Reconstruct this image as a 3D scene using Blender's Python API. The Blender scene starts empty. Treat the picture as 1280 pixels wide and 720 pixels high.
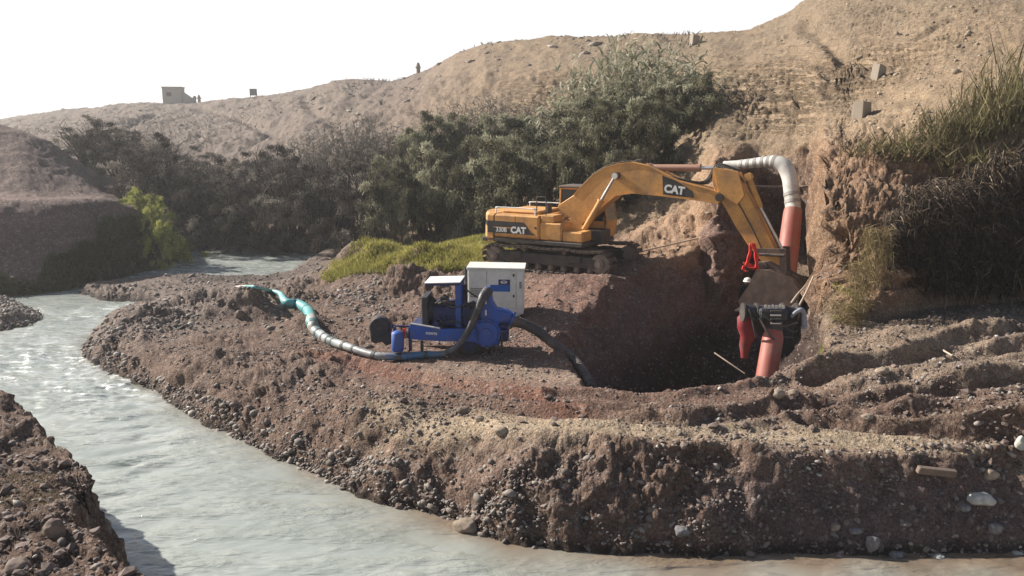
import bpy, math, random
import numpy as np
from mathutils import Vector, Matrix

random.seed(7)
rng = np.random.default_rng(7)
SC = bpy.context.scene
COL = SC.collection

# ------------------------------------------------------------------ camera
FPX = 1005.0                       # focal length in pixels of a 1280 wide frame
PITCH = math.atan(195.0 / FPX)
CP, SP = math.cos(PITCH), math.sin(PITCH)
CAMZ = 7.0
cam_d = bpy.data.cameras.new('camera')
cam = bpy.data.objects.new('camera', cam_d); COL.objects.link(cam)
cam.location = (0, 0, CAMZ)
cam.rotation_euler = (math.pi / 2 - PITCH, 0, 0)
cam_d.sensor_width = 36.0
cam_d.lens = 36.0 * FPX / 1280.0
cam_d.clip_start = 0.1
cam_d.clip_end = 3000.0
SC.camera = cam

# ------------------------------------------------------------------ sky, sun, exposure
SUNV = Vector((-0.76, 0.37, 0.54)).normalized()
EL = math.asin(SUNV.z); AZ = math.atan2(SUNV.x, SUNV.y)
world = bpy.data.worlds.new('World'); SC.world = world
world.use_nodes = True
wn = world.node_tree; bgn = wn.nodes['Background']
sky = wn.nodes.new('ShaderNodeTexSky'); sky.sky_type = 'NISHITA'; sky.sun_disc = False
sky.sun_elevation = EL; sky.sun_rotation = AZ
sky.air_density = 1.0; sky.dust_density = 2.0; sky.ozone_density = 1.0; sky.altitude = 100
# the hazy air over a dry valley: the blue pales to white towards the horizon, the same all round
tcw = wn.nodes.new('ShaderNodeTexCoord'); sep = wn.nodes.new('ShaderNodeSeparateXYZ'); wn.links.new(tcw.outputs['Generated'], sep.inputs[0])
hz = wn.nodes.new('ShaderNodeMath'); hz.operation = 'ABSOLUTE'; wn.links.new(sep.outputs[2], hz.inputs[0])
hz3 = wn.nodes.new('ShaderNodeMapRange'); hz3.interpolation_type = 'SMOOTHSTEP'
wn.links.new(hz.outputs[0], hz3.inputs[0]); hz3.inputs[1].default_value = 0.14; hz3.inputs[2].default_value = 0.30; hz3.inputs[3].default_value = 1.0; hz3.inputs[4].default_value = 0.0
mx = wn.nodes.new('ShaderNodeMix'); mx.data_type = 'RGBA'; wn.links.new(hz3.outputs[0], mx.inputs[0])
wn.links.new(sky.outputs[0], mx.inputs[6]); mx.inputs[7].default_value = (10.6, 10.55, 10.5, 1)
wn.links.new(mx.outputs[2], bgn.inputs[0]); bgn.inputs[1].default_value = 0.055
sun_d = bpy.data.lights.new('sun', 'SUN'); sun_d.energy = 5.0; sun_d.angle = math.radians(0.55)
sun_d.color = (1.0, 0.945, 0.87)
sun = bpy.data.objects.new('sun', sun_d); COL.objects.link(sun)
sun.rotation_euler = SUNV.to_track_quat('Z', 'Y').to_euler()
SC.view_settings.view_transform = 'Standard'; SC.view_settings.look = 'None'
SC.view_settings.exposure = 0.88; SC.view_settings.gamma = 1.0
SC.view_settings.use_curve_mapping = False
SC.cycles.max_bounces = 6; SC.cycles.diffuse_bounces = 2; SC.cycles.volume_bounces = 0
SC.cycles.transparent_max_bounces = 8

# ------------------------------------------------------------------ helpers
def ray(u, v):
    return Vector((u - 640.0, FPX * CP + (360.0 - v) * SP, -FPX * SP + (360.0 - v) * CP))
def WY(u, v, Y):                   # place seen along a direction at distance Y
    r = ray(u, v); t = Y / r.y
    return Vector((r.x * t, Y, CAMZ + r.z * t))
def WZ(u, v, Z):                   # the same on level Z
    r = ray(u, v); t = (Z - CAMZ) / r.z
    return Vector((r.x * t, r.y * t, Z))

def _hash(ix, iy, iz, seed):
    h = (ix.astype(np.int64) * 374761393 + iy.astype(np.int64) * 668265263 + iz.astype(np.int64) * 2147483647 + seed * 1274126177) & 0xFFFFFFFF
    h = ((h ^ (h >> 13)) * 1274126177) & 0xFFFFFFFF
    h = h ^ (h >> 16)
    return (h & 0xFFFFFF).astype(np.float64) / 0xFFFFFF
def noise3(x, y, z, seed=0):       # value noise 0..1
    x = np.asarray(x, float); y = np.asarray(y, float) + 0 * x; z = np.asarray(z, float) + 0 * x
    x0 = np.floor(x); y0 = np.floor(y); z0 = np.floor(z)
    fx = x - x0; fy = y - y0; fz = z - z0
    fx = fx * fx * (3 - 2 * fx); fy = fy * fy * (3 - 2 * fy); fz = fz * fz * (3 - 2 * fz)
    r = 0
    for i in (0, 1):
        for j in (0, 1):
            for k in (0, 1):
                w = (fx if i else 1 - fx) * (fy if j else 1 - fy) * (fz if k else 1 - fz)
                r = r + w * _hash(x0 + i, y0 + j, z0 + k, seed)
    return r
def fbm(x, y, z=0.0, oct=4, seed=0, rough=0.5):
    s = 0; a = 1.0; t = 0; f = 1.0
    for o in range(oct):
        s = s + a * (noise3(np.asarray(x) * f + 17.3 * o, np.asarray(y) * f + 5.1 * o, np.asarray(z) * f + 3.7 * o, seed + o) - 0.5)
        t += a; a *= rough; f *= 2.03
    return s / t * 2               # about -1..1

def sstep(a, b, x):
    t = np.clip((x - a) / (b - a), 0, 1); return t * t * (3 - 2 * t)

def poly_sd(px, py, poly):         # signed distance, positive inside
    poly = np.asarray(poly, float)
    d = np.full(px.shape, 1e9); inside = np.zeros(px.shape, bool)
    n = len(poly)
    for i in range(n):
        ax, ay = poly[i]; bx, by = poly[(i + 1) % n]
        ex, ey = bx - ax, by - ay
        t = np.clip(((px - ax) * ex + (py - ay) * ey) / (ex * ex + ey * ey + 1e-12), 0, 1)
        d = np.minimum(d, np.hypot(px - ax - t * ex, py - ay - t * ey))
        c = ((ay > py) != (by > py)) & (px < ex * (py - ay) / (ey if abs(ey) > 1e-12 else 1e-12) + ax)
        inside ^= c
    return np.where(inside, d, -d)
def line_d(px, py, pts):
    d = np.full(px.shape, 1e9)
    for (ax, ay), (bx, by) in zip(pts[:-1], pts[1:]):
        ex, ey = bx - ax, by - ay
        t = np.clip(((px - ax) * ex + (py - ay) * ey) / (ex * ex + ey * ey + 1e-12), 0, 1)
        d = np.minimum(d, np.hypot(px - ax - t * ex, py - ay - t * ey))
    return d

# --- node material helpers
def new_mat(name):
    m = bpy.data.materials.new(name); m.use_nodes = True
    nt = m.node_tree; b = nt.nodes['Principled BSDF']
    return m, nt, b
def N(nt, typ, **kw):
    n = nt.nodes.new(typ)
    for k, v in kw.items():
        if k.startswith('_'): setattr(n, k[1:], v)
        else: n.inputs[k.replace('__', ' ')].default_value = v
    return n
def L(nt, a, b): nt.links.new(a, b)
def coords(nt, obj=True):
    t = nt.nodes.new('ShaderNodeTexCoord'); return t.outputs['Object' if obj else 'Generated']
def noise(nt, vec, scale, detail=4, rough=0.55):
    n = N(nt, 'ShaderNodeTexNoise', Scale=scale, Detail=detail, Roughness=rough)
    if vec is not None: L(nt, vec, n.inputs['Vector'])
    return n.outputs['Fac']
def ramp(nt, fac, stops):
    r = nt.nodes.new('ShaderNodeValToRGB'); cr = r.color_ramp
    while len(cr.elements) < len(stops): cr.elements.new(0.5)
    for e, (p, c) in zip(cr.elements, stops):
        e.position = p; e.color = (c if hasattr(c, '__len__') else (c, c, c)) + ((1,) if hasattr(c, '__len__') else ()) if hasattr(c, '__len__') else (c, c, c, 1)
    L(nt, fac, r.inputs[0]); return r.outputs[0]
def mix(nt, fac, a, b, mode='MIX'):
    m = nt.nodes.new('ShaderNodeMix'); m.data_type = 'RGBA'; m.blend_type = mode
    for sock, val in ((m.inputs[0], fac), (m.inputs[6], a), (m.inputs[7], b)):
        if hasattr(val, 'links') or hasattr(val, 'is_linked'): L(nt, val, sock)
        elif hasattr(val, '__len__'): sock.default_value = tuple(val) + ((1,) if len(val) == 3 else ())
        else: sock.default_value = val
    return m.outputs[2]
def bump(nt, h, strength, dist, b, prev=None):
    n = N(nt, 'ShaderNodeBump', Strength=strength, Distance=dist); L(nt, h, n.inputs['Height'])
    if prev is not None: L(nt, prev, n.inputs['Normal'])
    if b is not None: L(nt, n.outputs[0], b.inputs['Normal'])
    return n.outputs[0]
def paint(name, col, rough=0.5, dirt=(0.20, 0.15, 0.11), amount=0.5, scale=3.0, metal=0.0, fine=30.0):
    """painted or bare surface with patchy dust, wear and small grime"""
    m, nt, b = new_mat(name); c = coords(nt)
    n1 = noise(nt, c, scale, 6, 0.65); n2 = noise(nt, c, fine, 4, 0.6)
    f = ramp(nt, n1, [(0.42, 0.0), (0.72, amount)])
    f2 = ramp(nt, n2, [(0.5, 0.0), (0.75, amount * 0.6)])
    k = mix(nt, f, col, dirt); k = mix(nt, f2, k, tuple(x * 0.7 for x in dirt))
    L(nt, k, b.inputs['Base Color'])
    L(nt, ramp(nt, n1, [(0.3, rough), (0.7, min(1, rough + 0.3))]), b.inputs['Roughness'])
    b.inputs['Metallic'].default_value = metal
    bump(nt, n2, 0.15, 0.01, b)
    return m

# --- object helpers
def link(o, parent=None):
    COL.objects.link(o)
    if parent is not None: o.parent = parent
    return o
def tag(o, label=None, cat=None, group=None, kind=None):
    if label: o['label'] = label
    if cat: o['category'] = cat
    if group: o['group'] = group
    if kind: o['kind'] = kind
    return o
def empty(name, loc=(0, 0, 0), rz=0.0):
    o = bpy.data.objects.new(name, None); o.location = loc; o.rotation_euler = (0, 0, rz)
    o.empty_display_size = 0.3
    return link(o)
def mesh_np(name, V, F, mat, smooth=True):
    """V (n,3), F (m,k) equal-size faces"""
    V = np.asarray(V, np.float32); F = np.asarray(F, np.int32)
    me = bpy.data.meshes.new(name)
    me.vertices.add(len(V)); me.vertices.foreach_set('co', V.ravel())
    k = F.shape[1]
    me.loops.add(F.size); me.loops.foreach_set('vertex_index', F.ravel())
    me.polygons.add(len(F))
    me.polygons.foreach_set('loop_start', np.arange(0, F.size, k, dtype=np.int32))
    me.polygons.foreach_set('loop_total', np.full(len(F), k, np.int32))
    me.polygons.foreach_set('use_smooth', np.full(len(F), smooth, bool))
    me.update(calc_edges=True)
    if mat: me.materials.append(mat)
    return me

class MB:
    """collects shapes and links them as ONE mesh object"""
    def __init__(s): s.v = []; s.f = []; s.sm = []
    def add(s, vs, fs, smooth=False, M=None):
        b = len(s.v)
        s.v += [tuple(M @ Vector(p)) if M is not None else tuple(p) for p in vs]
        s.f += [tuple(i + b for i in f) for f in fs]; s.sm += [smooth] * len(fs)
        return s
    def box(s, x0, x1, y0, y1, z0, z1, bev=0.0, M=None):
        if bev <= 0:
            vs = [(x, y, z) for x in (x0, x1) for y in (y0, y1) for z in (z0, z1)]
            fs = [(0, 1, 3, 2), (4, 6, 7, 5), (0, 4, 5, 1), (2, 3, 7, 6), (0, 2, 6, 4), (1, 5, 7, 3)]
            return s.add(vs, fs, False, M)
        b = min(bev, (x1 - x0) * .45, (y1 - y0) * .45, (z1 - z0) * .45)
        o = []; 
        X = (x0, x0 + b, x1 - b, x1); Y = (y0, y0 + b, y1 - b, y1); Z = (z0, z0 + b, z1 - b, z1)
        idx = {}
        def vid(p):
            if p not in idx: idx[p] = len(o); o.append(p)
            return idx[p]
        fs = []
        for sx, (xo, xi) in ((0, (X[0], X[1])), (1, (X[3], X[2]))):
            f = [(xo, Y[1], Z[1]), (xo, Y[2], Z[1]), (xo, Y[2], Z[2]), (xo, Y[1], Z[2])]; fs.append([vid(p) for p in (f if sx else f[::-1])])
        for sy, yo in ((0, Y[0]), (1, Y[3])):
            f = [(X[1], yo, Z[1]), (X[2], yo, Z[1]), (X[2], yo, Z[2]), (X[1], yo, Z[2])]; fs.append([vid(p) for p in (f[::-1] if sy else f)])
        for sz, zo in ((0, Z[0]), (1, Z[3])):
            f = [(X[1], Y[1], zo), (X[2], Y[1], zo), (X[2], Y[2], zo), (X[1], Y[2], zo)]; fs.append([vid(p) for p in (f if sz else f[::-1])])
        for (xo, xi) in ((X[0], X[1]), (X[3], X[2])):
            for (yo, yi) in ((Y[0], Y[1]), (Y[3], Y[2])):
                fs.append([vid((xo, yi, Z[1])), vid((yo and xi or xi, yo, Z[1])), vid((xi, yo, Z[2])), vid((xo, yi, Z[2]))])
            for (zo, zi) in ((Z[0], Z[1]), (Z[3], Z[2])):
                fs.append([vid((xo, Y[1], zi)), vid((xi, Y[1], zo)), vid((xi, Y[2], zo)), vid((xo, Y[2], zi))])
        for (yo, yi) in ((Y[0], Y[1]), (Y[3], Y[2])):
            for (zo, zi) in ((Z[0], Z[1]), (Z[3], Z[2])):
                fs.append([vid((X[1], yo, zi)), vid((X[1], yi, zo)), vid((X[2], yi, zo)), vid((X[2], yo, zi))])
        for (xo, xi) in ((X[0], X[1]), (X[3], X[2])):
            for (yo, yi) in ((Y[0], Y[1]), (Y[3], Y[2])):
                for (zo, zi) in ((Z[0], Z[1]), (Z[3], Z[2])):
                    fs.append([vid((xo, yi, zi)), vid((xi, yo, zi)), vid((xi, yi, zo))])
        return s.add(o, fs, False, M)
    def tube(s, pts, r, seg=10, caps=True, M=None, smooth=True):
        pts = [Vector(p) for p in pts]; n = len(pts)
        R = r if hasattr(r, '__len__') else [r] * n
        vs = []; fs = []
        t0 = (pts[1] - pts[0]).normalized()
        up = Vector((0, 0, 1)) if abs(t0.z) < 0.9 else Vector((1, 0, 0))
        a = t0.cross(up).normalized()
        for i, p in enumerate(pts):
            t = (pts[min(i + 1, n - 1)] - pts[max(i - 1, 0)]).normalized()
            a = (a - t * a.dot(t)).normalized(); b = t.cross(a)
            for k in range(seg):
                w = 2 * math.pi * k / seg
                vs.append(p + (a * math.cos(w) + b * math.sin(w)) * R[i])
        for i in range(n - 1):
            for k in range(seg):
                k2 = (k + 1) % seg
                fs.append((i * seg + k, i * seg + k2, (i + 1) * seg + k2, (i + 1) * seg + k))
        s.add(vs, fs, smooth, M)
        if caps:
            s.add(vs[:seg], [tuple(range(seg))[::-1]], False, M)
            s.add(vs[-seg:], [tuple(range(seg))], False, M)
        return s
    def prism(s, out, y0, y1, M=None, bev=0.0):
        """outline of (x,z) extruded along y"""
        A = sum(out[i][0] * out[(i + 1) % len(out)][1] - out[(i + 1) % len(out)][0] * out[i][1] for i in range(len(out)))
        if A < 0: out = out[::-1]
        n = len(out)
        if bev > 0:
            inn = []
            for i in range(n):
                p = Vector(out[i]); a = (Vector(out[i - 1]) - p).normalized(); b = (Vector(out[(i + 1) % n]) - p).normalized()
                e = (b - a); nn = Vector((-e.y, e.x)).normalized(); inn.append(tuple(p + nn * bev))
            rings = [(inn, y0), (out, y0 + bev), (out, y1 - bev), (inn, y1)]
        else: rings = [(out, y0), (out, y1)]
        vs = [(x, y, z) for o, y in rings for x, z in o]
        fs = []
        for r in range(len(rings) - 1):
            for i in range(n):
                j = (i + 1) % n; fs.append((r * n + i, r * n + j, (r + 1) * n + j, (r + 1) * n + i)[::1])
        fs.append(tuple(range(n))[::1]); fs.append(tuple(range((len(rings) - 1) * n, len(rings) * n))[::-1])
        return s.add(vs, fs, False, M)
    def cyl(s, p0, p1, r, seg=16, r1=None, M=None):
        return s.tube([p0, p1], [r, r if r1 is None else r1], seg, True, M)
    def build(s, name, mat, parent=None, loc=None):
        me = bpy.data.meshes.new(name); me.from_pydata(s.v, [], s.f)
        me.polygons.foreach_set('use_smooth', s.sm)
        me.materials.append(mat); me.validate(); me.update()
        import bmesh
        bm = bmesh.new(); bm.from_mesh(me); bmesh.ops.recalc_face_normals(bm, faces=bm.faces); bm.to_mesh(me); bm.free()
        o = bpy.data.objects.new(name, me); link(o, parent)
        if loc is not None: o.location = loc
        return o
def spline(pts, n=8):              # Catmull-Rom
    P = [Vector(p) for p in pts]; P = [2 * P[0] - P[1]] + P + [2 * P[-1] - P[-2]]; out = []
    for i in range(1, len(P) - 2):
        for k in range(n):
            t = k / n
            out.append(0.5 * ((2 * P[i]) + (P[i + 1] - P[i - 1]) * t + (2 * P[i - 1] - 5 * P[i] + 4 * P[i + 1] - P[i + 2]) * t * t + (3 * P[i] - P[i - 1] - 3 * P[i + 1] + P[i + 2]) * t ** 3))
    out.append(P[-2]); return out
def text_mesh(txt, size, depth, name, mat, parent, M, bold=0.0):
    cu = bpy.data.curves.new(name, 'FONT'); cu.body = txt; cu.size = size; cu.extrude = depth; cu.offset = bold
    cu.align_x = 'CENTER'; cu.align_y = 'CENTER'
    t = bpy.data.objects.new('tmp', cu); COL.objects.link(t)
    dg = bpy.context.evaluated_depsgraph_get(); me = bpy.data.meshes.new_from_object(t.evaluated_get(dg))
    bpy.data.objects.remove(t); bpy.data.curves.remove(cu)
    me.materials.clear(); me.materials.append(mat); me.name = name
    o = bpy.data.objects.new(name, me); link(o, parent); o.matrix_local = M
    return o
# ------------------------------------------------------------------ terrain
# valley sides: for several directions, foot / bank top / ... / ridge  as (image row, distance)
HILL = [
 (-420, [(400, 31), (255, 35), (250, 39), (120, 46), (215, 58), (150, 175), (165, 270)]),
 (-60, [(378, 33.5), (252, 37), (248, 41), (150, 48), (205, 61), (156, 172), (165, 270)]),
 (0,   [(372, 34), (251, 37.5), (247, 41), (156, 49), (205, 62), (154, 170), (160, 270)]),
 (30,  [(368, 34.5), (251, 38), (247, 41), (164, 49), (205, 62), (147, 168), (158, 270)]),
 (60,  [(364, 35), (250, 38.5), (247, 42), (178, 49.5), (205, 63), (143, 165), (155, 270)]),
 (95,  [(358, 36), (250, 39.5), (247, 43), (206, 50), (205, 64), (139, 160), (150, 260)]),
 (130, [(352, 37.5), (249, 41), (247, 44), (243, 50), (200, 66), (136, 155), (148, 250)]),
 (175, [(343, 40), (262, 43), (262, 46), (258, 52), (200, 68), (131, 150), (142, 240)]),
 (205, [(336, 41.5), (290, 44.5), (285, 48), (270, 55), (200, 70), (133, 145), (142, 240)]),
 (240, [(312, 48), (296, 51), (275, 55), (250, 62), (195, 75), (133, 140), (140, 230)]),
 (300, [(309, 48), (288, 52), (262, 57), (235, 64), (188, 78), (125, 132), (132, 220)]),
 (350, [(308, 47.5), (285, 51), (255, 57), (226, 64), (176, 79), (119, 125), (124, 210)]),
 (390, [(308, 47), (282, 51), (250, 56), (220, 63), (166, 78), (112, 116), (118, 200)]),
 (430, [(307, 46), (278, 50), (245, 55), (212, 61), (156, 76), (101, 108), (108, 190)]),
 (490, [(306, 45), (270, 49), (238, 53), (202, 59), (148, 73), (105, 98), (110, 180)]),
 (530, [(304, 44), (266, 48), (233, 52), (198, 57), (138, 70), (93, 92), (98, 165)]),
 (570, [(302, 43), (262, 47), (226, 51), (190, 56), (126, 67), (71, 86), (76, 150)]),
 (610, [(300, 42), (258, 46), (221, 50), (183, 55), (120, 65), (58, 83), (62, 140)]),
 (700, [(297, 40), (250, 44), (213, 48), (170, 53), (110, 62), (50, 78), (54, 130)]),
 (780, [(290, 37), (238, 41), (198, 45), (160, 49), (105, 59), (49, 74), (52, 120)]),
 (860, [(285, 33.5), (228, 36.5), (182, 40), (148, 45), (95, 55), (46, 70), (49, 110)]),
 (895, [(300, 29.6), (205, 31.2), (178, 36), (143, 43), (90, 52), (43, 66), (46, 105)]),
 (925, [(310, 29.6), (212, 31.2), (178, 36), (143, 42), (90, 51), (41, 65), (46, 103)]),
 (945, [(320, 32.6), (222, 33.6), (184, 36), (142, 40), (84, 50), (38, 63), (39, 100)]),
 (985, [(340, 32.2), (218, 33.2), (180, 35), (136, 39), (76, 48), (22, 61), (21, 98)]),
 (1006, [(345, 31.6), (219, 32.6), (184, 34.4), (136, 38.5), (68, 47), (5, 60), (5, 97)]),
 (1016, [(440, 23.4), (226, 25.2), (186, 29), (134, 35), (66, 45), (-2, 58), (5, 95)]),
 (1060, [(425, 22.0), (270, 23.6), (198, 26.5), (128, 34), (52, 44), (-35, 57), (-30, 95)]),
 (1110, [(412, 22.1), (268, 23.6), (185, 26), (115, 33), (30, 44), (-70, 56), (-65, 95)]),
 (1150, [(400, 23.0), (262, 24.2), (165, 26.5), (98, 32), (10, 43), (-95, 56), (-90, 95)]),
 (1200, [(393, 23.6), (245, 24.6), (140, 26.5), (75, 32), (-15, 43), (-120, 56), (-115, 95)]),
 (1280, [(388, 24.4), (220, 25.2), (112, 27), (50, 32), (-50, 43), (-150, 56), (-145, 95)]),
 (1400, [(385, 25.0), (200, 26.0), (90, 28), (20, 33), (-90, 44), (-190, 56), (-185, 95)]),
 (1700, [(385, 25.5), (200, 27.0), (90, 29), (0, 34), (-120, 44), (-220, 56), (-215, 95)]),
]
K = 7
hA = np.zeros((K, len(HILL))); hD = np.zeros((K, len(HILL))); hZ = np.zeros((K, len(HILL)))
for j, (u, nodes) in enumerate(HILL):
    for k, (v, d) in enumerate(nodes):
        p = WY(u, v, d); hA[k, j] = p.x / p.y; hD[k, j] = d; hZ[k, j] = p.z
tA = np.linspace(-1.1, 1.15, 2251)
def _soft(v, k=0):                      # wide smoothing on the left and middle, narrow at the cut bank
    def g(w):
        k = np.exp(-np.linspace(-2.2, 2.2, 2 * w + 1) ** 2); k /= k.sum()
        return np.convolve(np.pad(v, w, mode='edge'), k, mode='valid')
    t = sstep(0.18, 0.26, tA)
    if k >= 2: return g(13) * (1 - t) + g(26) * t
    return g(13) * (1 - t) + g(6) * t
tD = [_soft(np.interp(tA, hA[k], hD[k]), k) for k in range(K)]
for k in range(1, K): tD[k] = np.maximum(tD[k], tD[k - 1] + 0.7)
tZ = [_soft(np.interp(tA, hA[k], hZ[k]), k) for k in range(K)]
def hill_z(x, y):
    a = x / np.maximum(y, 1.0)
    D = [np.interp(a, tA, tD[k]) for k in range(K)]
    Z = [np.interp(a, tA, tZ[k]) for k in range(K)]
    def ev(d):
        z = Z[0] - 2.2 * (D[0] - d)
        z = np.maximum(z, -6.0)
        for k in range(K - 1):
            t = (d - D[k]) / (D[k + 1] - D[k])
            z = np.where((t >= 0), Z[k] + (Z[k + 1] - Z[k]) * np.minimum(t, 1.0), z)
        return z
    return (ev(y) + ev(y * 1.012) + ev(y * 0.988)) / 3

def PZ(lst): return [tuple(WZ(u, v, z).xy) for u, v, z in lst]
BAR = PZ([(1280, 694, 0), (1100, 698, 0), (900, 692, 0), (760, 686, 0), (640, 678, 0), (560, 655, 0), (480, 624, 0), (400, 596, 0),
          (320, 556, 0), (240, 522, 0), (200, 496, 0), (150, 470, 0), (108, 448, 0), (102, 438, 0), (116, 418, 0), (150, 398, 0),
          (196, 384, 0), (190, 377, 0), (130, 375, 0), (98, 367, 0), (110, 358, 0), (180, 350, 0), (246, 345, 0), (330, 346, 0), (372, 338, 0), (392, 326, 0),
          (402, 316, 0), (400, 308, 0)]) + [(-12, 60), (60, 70), (60, 11), (20, 12.2)]
PIT = PZ([(690, 412, 1.6), (704, 450, 1.4), (738, 480, 1.4), (800, 493, 1.4), (870, 491, 1.4), (925, 482, 1.4), (985, 468, 1.5), (1040, 452, 1.5)]) \
      + [(9.2, 22.6), (9.5, 24.4), (9.9, 28.0), (10.6, 31.8)] + PZ([(940, 300, 2.5), (880, 312, 2.4), (812, 328, 2.35), (772, 350, 2.15), (728, 384, 1.85)])
# left near bank, its crest
NEARB = PZ([(176, 730, 1.9), (150, 692, 1.9), (96, 640, 2.0), (100, 585, 2.0), (72, 546, 2.0), (30, 508, 2.0), (-20, 488, 1.9), (-200, 470, 1.6)]) + [(-40, 14), (-40, -6), (14, -6), (10, 5.2), (2, 6.0), (-2.4, 7.2)]
SPIT = PZ([(-60, 415, 0), (0, 414, 0), (40, 408, 0), (54, 400, 0), (40, 385, 0), (12, 374, 0), (-60, 372, 0)])
CTRL = np.array([tuple(WZ(u, v, z)) for u, v, z in [
    (150, 364, .22), (210, 352, .3), (250, 352, .12), (270, 350, .10), (300, 351, .10), (330, 352, .10), (355, 348, .12), (378, 342, .15), (280, 358, .25), (330, 360, .3), (240, 385, .75), (170, 420, .8), (140, 438, .75), (250, 440, .85), (330, 400, .9), (380, 360, .55), (400, 338, .4), (430, 335, .9),
    (500, 325, 1.5), (600, 318, 1.9), (684, 338, 2.0), (760, 330, 2.05), (560, 400, 1.45), (470, 380, 1.3), (400, 430, 1.05), (560, 442, 1.32), (640, 430, 1.4), (330, 480, 1.0),
    (450, 470, 1.1), (560, 500, 1.2), (660, 500, 1.3), (640, 545, 1.4), (760, 550, 1.5), (900, 552, 1.5), (800, 510, 1.35), (1000, 555, 1.45), (1150, 560, 1.4), (1280, 590, 1.3),
    (1000, 500, 1.4), (1150, 500, 1.6), (1280, 500, 1.8), (1280, 440, 2.0), (1150, 430, 1.9), (1050, 440, 1.6), (1280, 400, 1.9), (450, 300, 2.0), (620, 300, 2.2), (800, 318, 2.4), (880, 305, 2.6)]])
# heaps: (pixel u, v, z of the foot centre, height, radius across, radius along view)
HEAPS = [(735, 358, 2.0, .5, 2.6, 1.3), (700, 385, 1.7, .35, 1.6, 1.2), (510, 352, 1.6, .5, 1.3, .8), (535, 385, 1.4, .25, .8, .7), (440, 345, 1.1, .2, 1.1, .9), (470, 326, 1.5, .5, 1.6, .6),
         (530, 330, 1.6, .5, 1.6, .8), (300, 392, .9, .55, 1.3, .8), (255, 380, .7, .3, 1.2, .7), (350, 380, .8, .3, 1.2, .7), (180, 405, .7, .35, 1.1, .8), (380, 410, 1.0, .3, .8, .5),
         (395, 352, .7, .10, 1.3, .6), (855, 300, 2.5, 1.3, 2.0, 1.3), (915, 285, 2.6, 1.9, 1.5, 1.3), (1180, 470, 1.8, .3, 1.6, .5), (1060, 462, 1.6, .22, 1.4, .5), (1110, 432, 1.8, .38, 1.3, .5), (1230, 425, 1.9, .45, 1.5, .6),
         (350, 470, 1.0, .32, .9, .9), (470, 520, 1.1, .28, .8, .8), (560, 545, 1.2, .22, .9, .7), (640, 550, 1.35, .15, 1.0, .5), (250, 455, .8, .25, 1.0, .7), (480, 400, 1.3, .2, .6, .5),
         (940, 566, 1.4, .12, .25, .25), (1260, 520, 1.7, .25, 1.6, .5), (1010, 488, 1.5, .12, 1.4, .4), (780, 312, 2.1, .3, 1.0, 1.0)]
HP = []
for (u, v, z, h, rx, ry) in HEAPS:
    p = WZ(u, v, z); HP.append((p.x, p.y, h, rx, ry))
RUTS = [PZ([(430, 455, 1.1), (560, 480, 1.25), (700, 505, 1.35), (830, 515, 1.4), (960, 500, 1.4), (1100, 475, 1.5), (1290, 450, 1.8)]),
        PZ([(1020, 478, 1.5), (1120, 458, 1.7), (1290, 425, 1.9)]), PZ([(990, 512, 1.4), (1130, 520, 1.6), (1290, 512, 1.8)]), PZ([(1010, 530, 1.45), (1150, 538, 1.55), (1290, 535, 1.7)]), PZ([(700, 495, 1.35), (850, 503, 1.4), (980, 488, 1.4), (1100, 462, 1.6), (1290, 440, 1.9)]),
        PZ([(400, 480, 1.0), (540, 505, 1.2), (700, 525, 1.35), (850, 535, 1.4), (980, 520, 1.4), (1130, 500, 1.6), (1290, 478, 1.8)])]
def flood_z(x, y):
    sd = poly_sd(x, y, BAR) + 0.35 * fbm(x * 0.7, y * 0.7, 0, 3, 11) + 0.09 * fbm(x * 4, y * 4, 0, 2, 12)
    w = 0; t = 0
    for cx, cy, cz in CTRL:
        k = 1.0 / (((x - cx) ** 2 + (y - cy) ** 2) ** 1.5 + 0.15); w = w + k * cz; t = t + k
    H = w / t
    for (cx, cy, h, rx, ry) in HP:
        q = ((x - cx) / rx) ** 2 + ((y - cy) / ry) ** 2
        H = H + h * (1.45 if cy > 20 and cx < 0 else 1.0) * np.exp(-q) * (1 + 0.35 * fbm(x * 1.6, y * 1.6, 0, 3, 21))
    W = np.interp(x, [-12, -6, -1, 1.5, 12], [1.5, 2.0, 1.6, 1.0, .92]) * np.clip(H / 1.3, 0.35, 1.3)
    W = W * (1 + 0.25 * fbm(x * 0.9, y * 0.9, 0, 2, 31))
    t = sd / W
    r = np.where(t < 0, t * 0.8, np.where(t < 1, (lambda q, w_: w_ * q ** 0.92 + (1 - w_) * np.sin(q * np.pi / 2) ** 0.85)(np.clip(t, 0, 1), sstep(-1.5, 2.5, x)), 1.0))
    z = np.where(t < 0, np.maximum(sd * 0.7, -0.9), H * r)
    # wheel and track ruts on the bar
    for rp in RUTS:
        dd = line_d(x, y, rp)
        am = 1 + 0.35 * sstep(4, 6, x)
        z = z - 0.12 * am * np.exp(-(dd / 0.20) ** 2) * (t > 1) + 0.09 * am * np.exp(-((dd - 0.42) / 0.16) ** 2) * (t > 1) * (0.5 + noise3(x * 1.5, y * 1.5, 0, 41))
    return z, sd
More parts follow.
